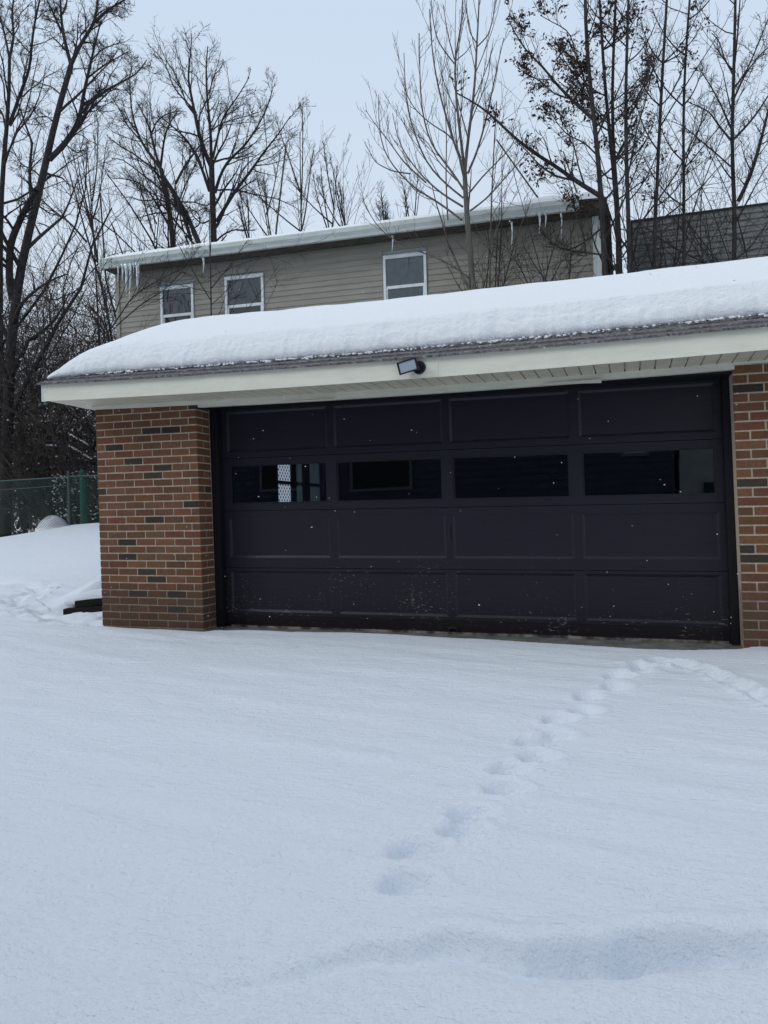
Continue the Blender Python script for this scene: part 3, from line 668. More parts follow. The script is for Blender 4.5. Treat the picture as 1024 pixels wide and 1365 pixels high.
# icicles
def icicle(px, py0, py1, wpx, Yq, label):
    top = aty(px, py0, Yq); bot = aty(px+(py1-py0)*.02, py1, Yq); L = top[2]-bot[2]; r = wpx/2/68*.8
    mb = MB(); k = 7; n = 9; 
    for i in range(n+1):
        t = i/n; rr = r*(1-t)**.75*(1+.18*math.sin(i*2.1+px))+.002; z = -L*t
        for j in range(k): th = 2*math.pi*j/k; mb.v.append((rr*math.cos(th)+.01*math.sin(t*5), rr*math.sin(th), z))
    for i in range(n):
        for j in range(k): mb.f.append((i*k+j, i*k+(j+1)%k, (i+1)*k+(j+1)%k, (i+1)*k+j)); mb.c.append(None)
    o = mb.build('icicle', M['ice'], None, smooth=True); o.location = tuple(top); tag(o, label, 'icicle', 'icicles hanging from the house gutter')
YG = HY-OH-.15
for args in [(163,352,375,5,'short thick icicle at the left end of the house gutter'),(168,352,392,7,'widest icicle near the left end of the house gutter'),
             (174,351,384,4,'slim icicle just right of the widest one on the house gutter'),(172,352,412,2.6,'longest thin icicle near the left end of the house gutter'),
             (183,350,388,9,'broad icicle sheet at the right of the left cluster'),(157,353,382,3,'thin icicle leftmost on the gutter corner of the house'),
             (178,351,366,4,'stubby icicle between the broad ones on the house gutter'),
             (271,344,366,4,'small icicle above and between the two left house windows'),(523,314,336,3,'small icicle above the right house window'),
             (682,296,332,3.2,'long single icicle on the right part of the house eave'),(719,286,312,4,'left icicle of the cluster on the weathered eave end'),
             (727,285,305,3,'middle short icicle of the cluster on the weathered eave end'),(748,284,318,3,'right icicle of the cluster on the weathered eave end')]:
    icicle(*args[:4], YG, args[4])

# dark shingled building to the right
DX0 = 3.86; DYy = 12.0; dtop = 7.40
db = thing('shingled_building', (DX0, DYy, 0), 'dark grey shingle clad building behind the bare trees at right', 'building')
q = MB(); zb = 4.0; z = zb; row = 0; EX = .13
while z < dtop-.01:
    x = DX0 - (.0) + (random.random()*.3) - .4; z2 = min(z+EX, dtop)
    while x < 16:
        wd = random.uniform(.35, .55); a = max(x, DX0); c = min(x+wd-.012, 16); 
        if c > a:
            yo = -.020-random.uniform(0, .012); zo = random.uniform(-.006, .006) if z > zb else 0
            q.poly([(a,DYy+yo,z+zo),(c,DYy+yo,z+zo),(c,DYy-.004,z2),(a,DYy-.004,z2)]); q.poly([(a,DYy+yo,z+zo),(a,DYy,z+zo),(c,DYy,z+zo),(c,DYy+yo,z+zo)])
        x += wd
    z = z2
dz = lambda x, y, z: (x, y, z - .004*(x-DX0))
adopt(q.build('shingles', M['wshingle'], None, dz), db)
q = MB(); q.box(DX0, 16, DYy, DYy+7, -1, dtop-.01); adopt(q.build('wall', M['wshingle'], None, dz), db)
q = MB(); q.box(DX0-.04, 16.04, DYy-.05, DYy+7.05, dtop-.008, dtop+.02); adopt(q.build('roof_edge', M['drip'], None, dz), db)

# the dark house behind the photographer (it shows in the door glass)
rh = thing('dark_sided_house', (-9, -14, 0), 'dark blue sided house mirrored in the garage door glass', 'house')
RH = -11.8
q = MB(); q.box(-24, 4.6, RH-7, RH, -1.5, 7.0); adopt(q.build('wall', M['navy'], None), rh)  # reflected house, its height and left end enlarged to shade the snow
q = MB(); z = -1
while z < 6.5: q.poly([(-13,RH+.03,z),(4.6,RH+.03,z),(4.6,RH+.004,z+.18),(-13,RH+.004,z+.18)][::-1]); q.poly([(-13,RH+.03,z),(4.6,RH+.03,z),(4.6,RH+.0,z),(-13,RH+.0,z)]); z += .18
adopt(q.build('siding', M['navy'], None), rh)
q = MB(); q.extrude([(RH+.5,7.0),(RH-3.5,9.4),(RH-7.5,7.0),(RH-7.5,6.85),(RH+.5,6.85)], -24.4, 5.0); adopt(q.build('roof', M['rsnow'], None), rh)
for (a, c, z0, z1) in ((-5.7,-4.5,1.7,3.1),(-3.15,-1.5,1.62,3.1),(3.45,4.05,2.2,2.9)):
    q = MB(); e = .07; q.box(a,c,RH+.005,RH+.07,z1-e,z1).box(a,c,RH+.005,RH+.07,z0,z0+e).box(a,a+e,RH+.005,RH+.07,z0+e,z1-e).box(c-e,c,RH+.005,RH+.07,z0+e,z1-e)
    wo = adopt(q.build('window', M['rframe'], None), rh)
    q = MB(); q.poly([(a+e,RH+.04,z0+e),(c-e,RH+.04,z0+e),(c-e,RH+.04,z1-e),(a+e,RH+.04,z1-e)][::-1]); o = q.build('pane', M['rpane'] if a < 1 else M['pale'], None); o.parent = wo
rs2 = thing('pale_shed', (6, -15, 0), 'pale sided shed mirrored in the rightmost door window', 'shed')
q = MB(); q.box(4.9, 9.5, -19, -15.2, -1.5, 3.2); adopt(q.build('wall', M['pale'], None), rs2)
q = MB(); q.box(5.5, 6.3, -15.2, -15.12, -.9, 1.6); adopt(q.build('door', M['navy'], None), rs2)
q = MB(); q.extrude([(-14.9,3.2),(-17,4.2),(-19.2,3.2),(-19.2,3.05),(-14.9,3.05)], 4.7, 9.7); adopt(q.build('roof', M['drip'], None), rs2)

# ------------------------------------------------------------------ fence
fA = aty(-60, 722, 8.8); fP = aty(93, 698, 9.6); fQ = aty(112, 697, 9.75); fE = np.array([-6.0, 10.1, .97])
fence = thing('chain_link_fence', tuple(fP), 'chain link fence with a green post left of the garage', 'fence')
def tubes(name, polys, radii, sides, m, parent=None):
    """polys list of (n,3) arrays; all same n"""
    P = np.array(polys, float); Rr = np.array(radii, float)
    return build_tubes(name, [(P, Rr, sides)], m, parent)
def tube_arrays(P, Rr, k):
    N, n, _ = P.shape
    T = np.gradient(P, axis=1); T /= np.linalg.norm(T, axis=2, keepdims=True)+1e-9
    ax = P[:, -1]-P[:, 0]; ref = np.where(np.abs(ax[:, 2:3]) > .8*np.linalg.norm(ax, axis=1, keepdims=True), np.array([[1.,.3,0]]), np.array([[.1,.2,1.]]))
    A = np.cross(T, ref[:, None, :]); A /= np.linalg.norm(A, axis=2, keepdims=True)+1e-9; B = np.cross(T, A)
    th = 2*np.pi*np.arange(k)/k
    V = P[:, :, None, :] + Rr[:, :, None, None]*(A[:, :, None, :]*np.cos(th)[None, None, :, None] + B[:, :, None, :]*np.sin(th)[None, None, :, None])
    i, j, l = np.meshgrid(np.arange(N), np.arange(n-1), np.arange(k), indexing='ij')
    a = i*n*k+j*k+l; b = i*n*k+j*k+(l+1) % k
    return V.reshape(-1, 3), np.stack([a, b, b+k, a+k], -1).reshape(-1, 4)
def build_tubes(name, batches, m, parent=None):
    Vs, Fs, o = [], [], 0
    for P, Rr, k in batches:
        if len(P) == 0: continue
        V, F = tube_arrays(P, Rr, k); Vs.append(V); Fs.append(F+o); o += len(V)
    return npmesh(name, np.concatenate(Vs), np.concatenate(Fs), m, parent)
def wall_pts(a, b_, h):
    L = np.linalg.norm((b_-a)[:2]); return L
wires = []
def mesh_span(a, b_, h, h2):
    L = np.linalg.norm(b_-a); d = (b_-a)/L; up = np.array([0,0,1.]); st = .075
    nn = int((L+h)/st)
    for i in range(nn):
        for sgn in (1, -1):
            u0 = i*st if sgn > 0 else i*st-h
            s0, s1 = (u0, u0-h) if sgn > 0 else (u0, u0+h)
            # from bottom at s0 to top at s1
            t0, t1 = 0., 1.
            def cl(t): return s0+(s1-s0)*t
            lo, hi = 0., 1.
            if s1 != s0:
                ta, tb_ = sorted(((0-s0)/(s1-s0), (L-s0)/(s1-s0))); lo, hi = max(0, ta), min(1, tb_)
            if hi-lo > .03: wires.append([a+d*cl(q)+up*(h+(h2-h)*cl(q)/L)*q for q in (lo, (lo+hi)/2, hi)])
HA, HP = 1.42, 1.14
mesh_span(fA, fP, HA, HP); mesh_span(fP, fE, HP, HP+.03)
tubes('wire_mesh', wires, [[.0032]*3]*len(wires), 3, M['galv'], fence)
upv = np.array([0,0,1.])
def rail(a, b_, h, h2, r, sag=0): return [a+upv*h, (a+b_)/2+upv*((h+h2)/2-sag), b_+upv*h2], [r]*3
rl = [rail(fA, fP, HA+.01, HP+.01, .014), rail(fA, fP, HA-.21, HP-.19, .008, .01), rail(fP, fE, HP+.02, HP+.05, .018)]
tubes('rail', [a for a, _ in rl], [b_ for _, b_ in rl], 8, M['galv'], fence)
for (p, h, r, m_, lb) in ((fP, 1.22, .040, 'postg', None), (fQ, 1.26, .085, 'greenp', 'thick green fence post'), (fE, 1.35, .035, 'postg', None), (fA, 1.35, .035, 'postg', None)):
    o = tubes('post', [[p-upv*.3, p+upv*h*.5, p+upv*h]], [[r]*3], 10, M[m_], fence)
    if lb: o['label'] = lb
    P_ = o
    o = tubes('post_cap', [[p+upv*h, p+upv*(h+.02), p+upv*(h+.05)]], [[r*1.15, r*1.1, .004]], 10, M[m_]); c_ = o; o = P_; c_.parent = o
# snow heap behind the fence
c0 = aty(70, 712, 10.4); u, v = np.meshgrid(np.linspace(0, 2*math.pi, 40), np.linspace(0, 1, 14), indexing='ij')
hr = 1-v; o = npmesh('snow_heap', np.stack([c0[0]+.50*hr*np.cos(u)*(1+.1*np.sin(3*u)), c0[1]+.5*hr*np.sin(u), c0[2]-.05+.50*(1-hr**2.6)*(1+.08*np.cos(2*u))], -1).reshape(-1, 3), grid_faces(40, 14), M['rsnow'])
tag(o, 'rounded snow heap just behind the chain link fence', 'snow heap')

# ------------------------------------------------------------------ trees
def resample(P, n):
    P = np.asarray(P, float); d = np.r_[0, np.cumsum(np.linalg.norm(np.diff(P, axis=0), axis=1))]; t = np.linspace(0, d[-1], n)
    # smooth by Catmull-Rom like double interpolation
    Q = np.stack([np.interp(t, d, P[:, k]) for k in range(3)], 1)
    for _ in range(2): Q[1:-1] = (Q[:-2]+2*Q[1:-1]+Q[2:])/4
    return Q
def children(P, Rr, k, ang, ratio, trop, wob, n, tmin=.2, tmax=.98, rfac=.55, rmin=.0035, lmin=.12, angj=10, gdir=None, lenvar=.35):
    N, m, _ = P.shape; seg = np.linalg.norm(np.diff(P, axis=1), axis=2); L = seg.sum(1)
    t = (np.arange(k)[None, :]+RG.random((N, k)))/k*(tmax-tmin)+tmin
    f = t*(m-1); i = np.clip(f.astype(int), 0, m-2); w = (f-i)[..., None]; I = np.arange(N)[:, None]
    base = P[I, i]*(1-w)+P[I, i+1]*w; tan = P[I, i+1]-P[I, i]; tan /= np.linalg.norm(tan, axis=2, keepdims=True)+1e-9
    rb = (Rr[I, i]*(1-w[..., 0])+Rr[I, i+1]*w[..., 0])
    rnd = RG.normal(size=(N, k, 3)); perp = rnd-(rnd*tan).sum(2, keepdims=True)*tan; perp /= np.linalg.norm(perp, axis=2, keepdims=True)+1e-9
    a = np.radians(ang+RG.normal(size=(N, k, 1))*angj); d = tan*np.cos(a)+perp*np.sin(a)
    l = np.maximum(L[:, None]*ratio*(1-.62*t)*(1+lenvar*RG.normal(size=(N, k))), lmin)
    l = np.clip(l, lmin, None)
    M_ = N*k; d = d.reshape(M_, 3); l = l.reshape(M_); p = base.reshape(M_, 3); out = np.zeros((M_, n, 3)); out[:, 0] = p; st = l/(n-1)
    for s_ in range(1, n):
        d = d+RG.normal(size=(M_, 3))*wob+np.array([0,0,trop]); d /= np.linalg.norm(d, axis=1, keepdims=True)
        out[:, s_] = out[:, s_-1]+d*st[:, None]
    keep = (RG.random((N, k)) < np.clip(L/np.percentile(L, 62), .08, 1)[:, None]).ravel(); keep[0] = True
    out = out[keep]; rb = rb.reshape(M_)[keep]; M_ = len(out)
    r0 = np.clip(rb.reshape(M_)*rfac, rmin, None); rr = r0[:, None]*(1-.75*np.linspace(0, 1, n)[None, :]); rr = np.maximum(rr, rmin*.7)
    return out, rr
def tree(name, mains, label, cat, group, levels, bm, tm, twig_from=1, nmain=16, leaves=None, base_z=None, loc=None, kseg=8):
    p0 = mains[0][0][0]; gg = float(gz(p0[0], p0[1]))-.3
    if p0[2] > gg+.2 and name != 'shrub': mains = [(extend_down(mains[0][0], gg), mains[0][1]*1.15, mains[0][2])]+list(mains[1:])
    """mains: list of ((n,3) path, r0, r1)"""
    P = np.array([resample(p, nmain) for p, _, _ in mains]); Rr = np.array([np.linspace(a, b_, nmain) for _, a, b_ in mains])
    root = thing(name, tuple(P[0][0] if loc is None else loc), label, cat, group)
    build_tubes('trunk', [(P, Rr, kseg)], bm, root)
    bt = []; tw = []; p, r = P, Rr
    last = []
    for li, lv in enumerate(levels):
        p, r = children(p, r, **lv); n_ = lv['n']
        (bt if li < twig_from else tw).append((p, r, 5 if li == 0 else 3)); last = p
    if bt: build_tubes('branches', bt, bm, root)
    if tw: build_tubes('twigs', tw, tm, root)
    return root, P, last
PXW = lambda w, Y: w/2*(Y-CAM[1])*1.04/FPX
def traced(lines, Y0, spread=.8):
    """lines: (pixels, w0, w1): limbs measured in the photo, each given its own depth"""
    out = []; placed = []
    for ln in lines:
        pts, w0, w1 = ln[:3]; n = len(pts); y0 = Y0
        if placed: 
            q = min(placed, key=lambda s: (s[0]-pts[0][0])**2+(s[1]-pts[0][1])**2); y0 = q[2]
        L = sum(math.dist(a, b_) for a, b_ in zip(pts, pts[1:])); off = random.uniform(-1, 1)*spread*L/110*(0 if not placed else 1); acc = 0; Q = []
        for i, (x, y) in enumerate(pts):
            if i: acc += math.dist(pts[i-1], pts[i])
            yy = y0+off*acc/L; Q.append(aty(x, y, yy))
            placed.append((x, y, yy))
            if i and i < n: placed.append(((x+pts[i-1][0])/2, (y+pts[i-1][1])/2, y0+off*(acc-math.dist(pts[i-1], pts[i])/2)/L))
        out.append((Q, PXW(w0, y0), PXW(w1, y0)))
    return out
def Z(pts, ox, oy, s): return [(ox+x/s, oy+y/s) for x, y in pts]
def gen_main(px, py, Yq, h, r, lean=(0,0), wob=.05, n=7):
    b0 = aty(px, py, Yq); pts = [b0]; d = np.array([lean[0], lean[1], 1.])
    for i in range(n):
        d = d+RG.normal(size=3)*wob*np.array([1,1,.3]); pts.append(pts[-1]+d/np.linalg.norm(d)*h/n)
    return (pts, r, r*.25)
def extend_down(path, z): 
    p0 = np.array(path[0]); p1 = np.array(path[1]); d = (p1-p0)/np.linalg.norm(p1-p0); k = (p0[2]-z)/max(d[2], .3)
    return [p0-d*k*np.array([.4,.4,1])] + list(path)
LV = lambda k, ang, ratio, trop, wob, n, **q: dict(k=k, ang=ang, ratio=ratio, trop=trop, wob=wob, n=n, **q)
z1 = lambda p: Z(p, 0, 0, 5.12)
# big tree, far left edge
ms = traced([
 (z1([(0,1500),(10,1250),(40,880),(72,700),(85,560),(65,400)]), 14, 5),
 (z1([(65,400),(95,250),(80,100),(100,-60)]), 4.5, 2.5), (z1([(65,400),(30,220),(0,120),(-30,0)]), 4, 2),
 (z1([(60,850),(75,830),(150,600),(205,480),(215,300),(240,130),(285,-60)]), 6, 2.5), (z1([(240,130),(245,40),(235,-50)]), 2.5, 1.5),
 (z1([(70,860),(130,760),(160,600)]), 3, 1.2), (z1([(40,880),(20,780),(-30,700)]), 4, 2), (z1([(90,250),(130,180),(130,100),(200,30)]), 2, 1)], 11.5)
OLD = [LV(12,48,.40,.03,.16,7,rfac=.5,rmin=.008), LV(8,45,.5,.03,.2,6,rfac=.55,rmin=.0055), LV(6,42,.55,.02,.22,5,rfac=.6,rmin=.0042)]
tree('bare_tree', ms, 'tall bare tree cut by the left edge of the photo', 'tree', 'bare trees beyond the fence', OLD, M['bark'], M['twig'])
# second big tree, forked
ms = traced([
 (z1([(70,2350),(110,2000),(150,1750),(190,1600),(260,1340),(330,1080),(350,900),(400,740),(430,610),(470,500),(485,445)]), 19, 8),
 (z1([(90,2050),(60,1900),(70,1650),(170,1430),(245,1300)]), 13, 8),
 (z1([(485,445),(430,230),(415,80),(410,-40)]), 6, 3), (z1([(420,220),(370,100),(310,-20)]), 4, 2), (z1([(425,100),(450,40),(465,-40)]), 3, 2),
 (z1([(480,450),(550,300),(625,190),(655,120),(672,-50)]), 7, 3), (z1([(650,150),(730,70),(840,5),(900,-40)]), 5, 2),
 (z1([(335,1090),(430,1000),(520,880),(560,760),(565,650),(600,520),(625,400),(650,290),(690,140)]), 9, 2),
 (z1([(560,770),(620,690),(750,600),(830,560),(940,500),(1000,410)]), 5, 1.5), (z1([(600,530),(700,450),(770,410),(875,350)]), 3, 1.2),
 (z1([(625,410),(690,340),(760,310),(830,285)]), 2.5, 1), (z1([(560,800),(650,720),(700,670),(760,610)]), 3.5, 1.5),
 (z1([(410,640),(350,590),(280,570),(210,540)]), 2.5, 1), (z1([(555,300),(545,240),(600,180),(610,130)]), 2, 1), (z1([(620,400),(570,320)]), 1.5, 1),
 (z1([(400,1010),(470,930),(520,860),(545,800)]), 4, 2), (z1([(420,960),(500,1030),(545,1050),(570,940)]), 2.4, 1),
 (z1([(290,1220),(230,1160),(140,1120),(80,1000)]), 2.6, 1), (z1([(370,840),(320,790),(240,800),(210,860)]), 2, .8)], 10.9)
tree('bare_tree', ms, 'tall forked bare tree leaning right beside the left edge tree', 'tree', 'bare trees beyond the fence', OLD, M['bark'], M['twig'])
# slender pair of stems left of the house end
z3 = lambda p: Z(p, 0, 250, 5.12)
ms = traced([(z3([(700,640),(655,520),(590,380),(560,220),(520,60),(480,-120),(420,-260)]), 5, 1.6), (z3([(668,510),(640,330),(590,120),(555,-40),(530,-200)]), 4, 1.3),
 (z3([(590,370),(480,240),(380,170),(290,90),(200,-20)]), 3.5, 1.5)], 14)
THIN = [LV(12,38,.42,.05,.1,7,rfac=.5,rmin=.007), LV(6,38,.5,.05,.14,5,rfac=.55,rmin=.005), LV(4,35,.5,.03,.16,4,rfac=.6,rmin=.004)]
tree('bare_tree', ms, 'slender twin stemmed bare tree at the left corner of the beige house', 'tree', 'bare trees beyond the fence', THIN, M['bark'], M['twig'])
ms = traced([(z3([(985,465),(880,365),(760,280),(640,200),(530,130)]), 3.6, 1.6), (z3([(640,200),(560,120),(480,60),(400,-40)]), 1.8, .9)], 14.5)
tree('bare_tree', ms, 'thin tree bending left over the house roof corner', 'tree', 'bare trees beyond the fence', [LV(14,50,.4,.06,.12,6,rmin=.006), LV(5,40,.5,.05,.15,5,rmin=.0045), LV(4,40,.5,.03,.18,4,rmin=.004)], M['bark'], M['twig'])
# middle trees behind the house
z5 = lambda p: Z(p, 150, 30, 4.096)
ms = traced([
 (z5([(560,1500),(556,1230),(550,1080),(543,960),(545,860),(540,750)]), 12, 8),
 (z5([(540,750),(535,580),(515,400),(510,240),(520,130)]), 5, 1.5), (z5([(545,800),(500,700),(468,600),(445,470),(430,400),(405,280),(430,180),(432,60)]), 7, 1.2),
 (z5([(530,920),(490,800),(440,690),(390,620),(330,570),(270,520)]), 5, 1.4), (z5([(548,740),(575,620),(600,520),(650,450),(700,380),(745,300)]), 4, 1.1),
 (z5([(560,930),(590,820),(640,740),(710,690),(760,620),(820,520),(865,420),(872,370)]), 5, 1.1), (z5([(570,1085),(620,1000),(690,890),(750,820),(830,700),(900,620),(972,510)]), 6, 1.1),
 (z5([(560,760),(620,740),(690,740),(770,705)]), 3, 1), (z5([(575,915),(660,910),(780,940),(900,960),(1000,1010)]), 2.6, 1),
 (z5([(530,880),(500,760),(490,650),(500,520)]), 3, 1), (z5([(440,470),(390,420),(330,350),(300,250),(240,160)]), 2.6, .9), (z5([(570,1190),(600,1160),(660,1130),(780,1135)]), 3, 1.2), (z5([(540,590),(580,560),(620,540),(700,520),(800,490)]), 2, .8),
 (z5([(530,400),(545,300),(600,240)]), 1.8, .8), (z5([(530,1080),(490,1100),(440,1060),(420,1000)]), 2.5, 1)], 18, 1.1)
MID = [LV(15,40,.40,.05,.13,7,rfac=.5,rmin=.009), LV(8,38,.5,.05,.16,5,rfac=.55,rmin=.0065), LV(5,36,.55,.03,.2,4,rfac=.6,rmin=.005)]
tree('bare_tree', ms, 'upright bare tree rising highest behind the middle of the house roof', 'tree', 'bare trees behind the house', MID, M['bark'], M['twig'])
ms = traced([
 (z5([(340,1500),(335,1260),(325,1100),(315,980),(290,880),(265,800)]), 9, 7),
 (z5([(265,800),(190,700),(150,640),(110,520),(98,420),(92,300)]), 5, 1.3), (z5([(260,790),(230,700),(210,600),(180,520),(130,430)]), 4.5, 1.2),
 (z5([(262,790),(280,650),(300,570),(350,490)]), 4, 1.4), (z5([(235,800),(170,760),(110,710),(60,690),(0,640)]), 3.6, 1.1), (z5([(315,1120),(270,1040),(200,920),(140,870),(60,850),(0,850)]), 3.6, 1.2),
 (z5([(215,600),(240,540),(290,500),(370,480)]), 2.6, 1), (z5([(150,640),(80,560),(30,460),(0,410)]), 2.4, 1), (z5([(320,1040),(230,1040),(130,1070)]), 3, 1), (z5([(330,960),(280,1000),(220,1000)]), 2, 1)], 17, 1)
tree('bare_tree', ms, 'spreading bare tree standing left of the tallest one behind the house roof', 'tree', 'bare trees behind the house', MID, M['bark'], M['twig'])
ms = traced([(z5([(540,1400),(495,1240),(440,1110),(395,1010),(340,920),(270,830)]), 9, 6), (z5([(430,1190),(380,1030),(330,940)]), 5, 4), (z5([(345,880),(390,790),(440,720),(500,640),(540,620)]), 4, 1.4),
 (z5([(380,980),(450,980),(510,1000),(540,990)]), 2.4, 1), (z5([(370,960),(400,880),(440,800),(460,740)]), 2.2, .9), (z5([(450,1120),(480,1100),(470,1040),(400,1000)]), 2, 1)], 16.2, 1)
tree('bare_tree', ms, 'dark bare trunk leaning left between the two upright ones behind the roof', 'tree', 'bare trees behind the house', MID, M['bark'], M['twig'])
# smaller upright trees behind the roof, left to right
for (px, top, Yq, lab) in ((403,172,20,'pointed fine twigged tree right of the tallest tree behind the roof'),(437,205,21,'thin twiggy tree second right of the tallest tree'),(368,215,22,'faint twiggy tree just right of the tallest tree'),
                     (468,225,22,'small twiggy tree where the low roofline shows the most open sky'),(512,250,24,'low twig top left of the foreground sapling above the roof'),(548,235,23,'low twig top behind the foreground sapling above the roof'),
                     (128,190,17,'thin upright tree left of the house corner'),(205,200,21,'faint upright tree behind the left part of the house'),(335,240,21,'faint low tree behind the roof beside the tallest tree')):
    b0 = aty(px, 330, Yq); t0 = aty(px, top, Yq); h = t0[2]-b0[2]
    mm = [gen_main(px, 360, Yq, h*1.12, .055, (RG.normal()*.05, 0))]
    p0 = np.array(mm[0][0][2]); 
    for k in range(4):
        q = [np.array(mm[0][0][2+k % 3])]; d = np.array([RG.normal()*.45, RG.normal()*.3, 1.])
        for i in range(5): d = d+np.array([0,0,.15])+RG.normal(size=3)*.06; q.append(q[-1]+d/np.linalg.norm(d)*h*.15)
        mm.append((q, .03, .010))
    tree('bare_tree', mm, lab, 'tree', 'fine twigged trees on the skyline', [LV(10,30,.30,.10,.08,6,rmin=.008,tmin=.45), LV(4,30,.5,.08,.1,5,rmin=.006), LV(3,30,.5,.05,.12,4,rmin=.005)], M['twig'], M['twig'], nmain=12)
# foreground sapling tree between garage and house
z6 = lambda p: Z(p, 480, 0, 3.4125)
ms = traced([
 (z6([(520,1600),(516,1320),(505,1180),(495,1050),(480,950),(478,850),(476,780)]), 11, 6),
 (z6([(478,780),(490,640),(510,500),(525,350),(532,190),(540,60),(545,-80)]), 4.2, 1.5), (z6([(476,780),(460,640),(440,480),(428,270),(450,180),(466,80),(468,-60)]), 4.2, 1.3),
 (z6([(474,770),(430,660),(395,540),(360,420),(345,340),(330,250),(322,150),(316,40)]), 3.2, 1.1), (z6([(470,860),(400,750),(330,680),(295,570),(275,450),(272,300),(270,150)]), 3, 1),
 (z6([(470,900),(380,830),(300,740),(230,560),(205,400),(200,240)]), 2.8, .9), (z6([(468,940),(370,880),(280,800),(190,680),(165,600),(148,515)]), 2.8, .9),
 (z6([(462,1000),(360,920),(250,860),(170,780),(110,700),(90,620),(84,520),(84,430)]), 3, .9), (z6([(300,830),(200,740),(130,640),(80,580),(25,500)]), 2.4, .8), (z6([(230,790),(150,780),(70,740),(28,660)]), 2, .8),
 (z6([(490,790),(530,700),(570,560),(600,420),(625,300),(655,170)]), 3, .9), (z6([(495,880),(560,800),(620,740),(680,680),(720,600)]), 2.4, .8), (z6([(500,960),(580,900),(650,820),(740,720),(790,640)]), 2.4, .8),
 (z6([(400,1000),(390,820),(395,600),(380,420),(365,260)]), 2, .8), (z6([(430,290),(390,240),(350,180),(330,80),(325,0)]), 2, .9), (z6([(430,280),(480,240),(510,200)]), 1.6, .8), (z6([(430,270),(400,160),(378,20)]), 1.8, .8),
 (z6([(533,200),(500,150),(490,90),(484,10)]), 1.6, .8), (z6([(535,210),(585,160),(610,60),(615,-20)]), 1.8, .8), (z6([(480,700),(500,560),(560,420),(590,330),(592,260)]), 2, .8),
 (z6([(505,1270),(440,1220),(350,1170),(240,1135),(130,1080),(60,1010),(10,900)]), 2.2, .9), (z6([(505,1230),(560,1160),(600,1100),(640,1000)]), 1.8, .8), (z6([(460,720),(420,620),(330,570),(250,500),(210,430),(185,350)]), 2, .8),
 (z6([(440,820),(350,730),(310,640),(240,610),(210,520)]), 1.8, .7)], 7.4, .5)
SAP = [LV(9,26,.40,.16,.035,7,rfac=.5,rmin=.0048,tmin=.15), LV(3,26,.42,.14,.05,5,rfac=.6,rmin=.0036), LV(2,30,.5,.08,.08,4,rmin=.003)]
tree('sapling', ms, 'grey barked young tree with upswept twigs in front of the beige siding', 'tree', 'young trees between the garage and the house', SAP, M['barkg'], M['twig'], twig_from=1)
ms = traced([(z6([(590,1500),(590,1310),(595,1000),(600,850),(608,700),(615,560),(622,460)]), 3.6, 1.2)], 7.9, .4)
tree('sapling', ms, 'thin single stem sapling right of the grey barked young tree', 'tree', 'young trees between the garage and the house', [LV(26,42,.28,.08,.07,7,rfac=.5,rmin=.0045,tmin=.1), LV(6,38,.45,.05,.1,5,rmin=.0036), LV(3,35,.5,.03,.1,4,rmin=.003)], M['barkg'], M['twig'])
ms = traced([([(282,520),(282,430),(281,380),(280,330),(279,280)], 3.4, 1.4), ([(281,400),(262,370),(240,330),(225,300)], 1.6, .8), ([(281,385),(310,350),(330,320)], 1.6, .8)], 7.6, .4)
tree('sapling', ms, 'thin sapling between the two left windows of the beige house', 'tree', 'young trees between the garage and the house', [LV(16,50,.4,.05,.08,7,rmin=.0045), LV(5,42,.5,.04,.1,5,rmin=.0036), LV(3,38,.5,.02,.12,4,rmin=.003)], M['bark'], M['twig'])
ms = traced([(Z([(520,1150),(540,700),(700,560),(930,400)], 120, 250, 4.876)[1:], 2.2, .8), (Z([(130,1000),(140,930),(100,850),(0,770)], 120, 250, 4.876), 6, 3), (Z([(135,920),(280,700),(480,580),(620,520)], 120, 250, 4.876), 2.2, .8),
   (Z([(170,900),(330,760),(520,640),(640,480)], 120, 250, 4.876), 2, .8), (Z([(130,900),(100,700),(60,560),(120,460)], 120, 250, 4.876), 2.4, .9)], 7.8, .4)
ms = [ (extend_down(ms[1][0], .5), ms[1][1], ms[1][2]) ] + ms[2:]
tree('shrub', ms, 'bare arching shrub crossing the left end of the beige house', 'shrub', 'bare shrubs at the left of the house', [LV(16,38,.5,.04,.08,7,rmin=.005), LV(6,38,.5,.03,.12,5,rmin=.0038), LV(3,35,.5,.02,.12,4,rmin=.003)], M['bark'], M['twig'])

# cluster at the right corner of the house
z7 = lambda p: Z(p, 680, 0, 2.977)
CL = [LV(14,46,.22,.05,.09,7,rfac=.45,rmin=.006,tmin=.1), LV(4,42,.5,.04,.13,5,rfac=.6,rmin=.0042), LV(3,38,.5,.03,.16,4,rmin=.0035)]
def leaves_of(root, pts, n, spread, size, m=M['leaf']):
    c = pts[RG.integers(0, len(pts), n)] + RG.normal(size=(n, 3))*spread
    c = np.repeat(c, 3, 0)+RG.normal(size=(n*3, 3))*size*.8; k = len(c)
    a = RG.normal(size=(k, 3)); a /= np.linalg.norm(a, axis=1, keepdims=True); b_ = np.cross(a, RG.normal(size=(k, 3))); b_ /= np.linalg.norm(b_, axis=1, keepdims=True)
    s_ = size*RG.uniform(.5, 1.3, (k, 1)); nn = np.cross(a, b_)
    V = np.stack([c-a*s_, c+b_*s_*.45+nn*s_*.25, c+a*s_, c-b_*s_*.45+nn*s_*.2], 1).reshape(-1, 3); F = np.arange(k*4).reshape(-1, 4)
    base = np.array([[.055,.034,.030],[.085,.048,.034],[.13,.085,.055],[.040,.028,.028]])[RG.choice(4, k, p=[.4,.25,.1,.25])]
    return npmesh('dead_leaves', V, F, m, root, False, np.c_[base, np.ones(k)])
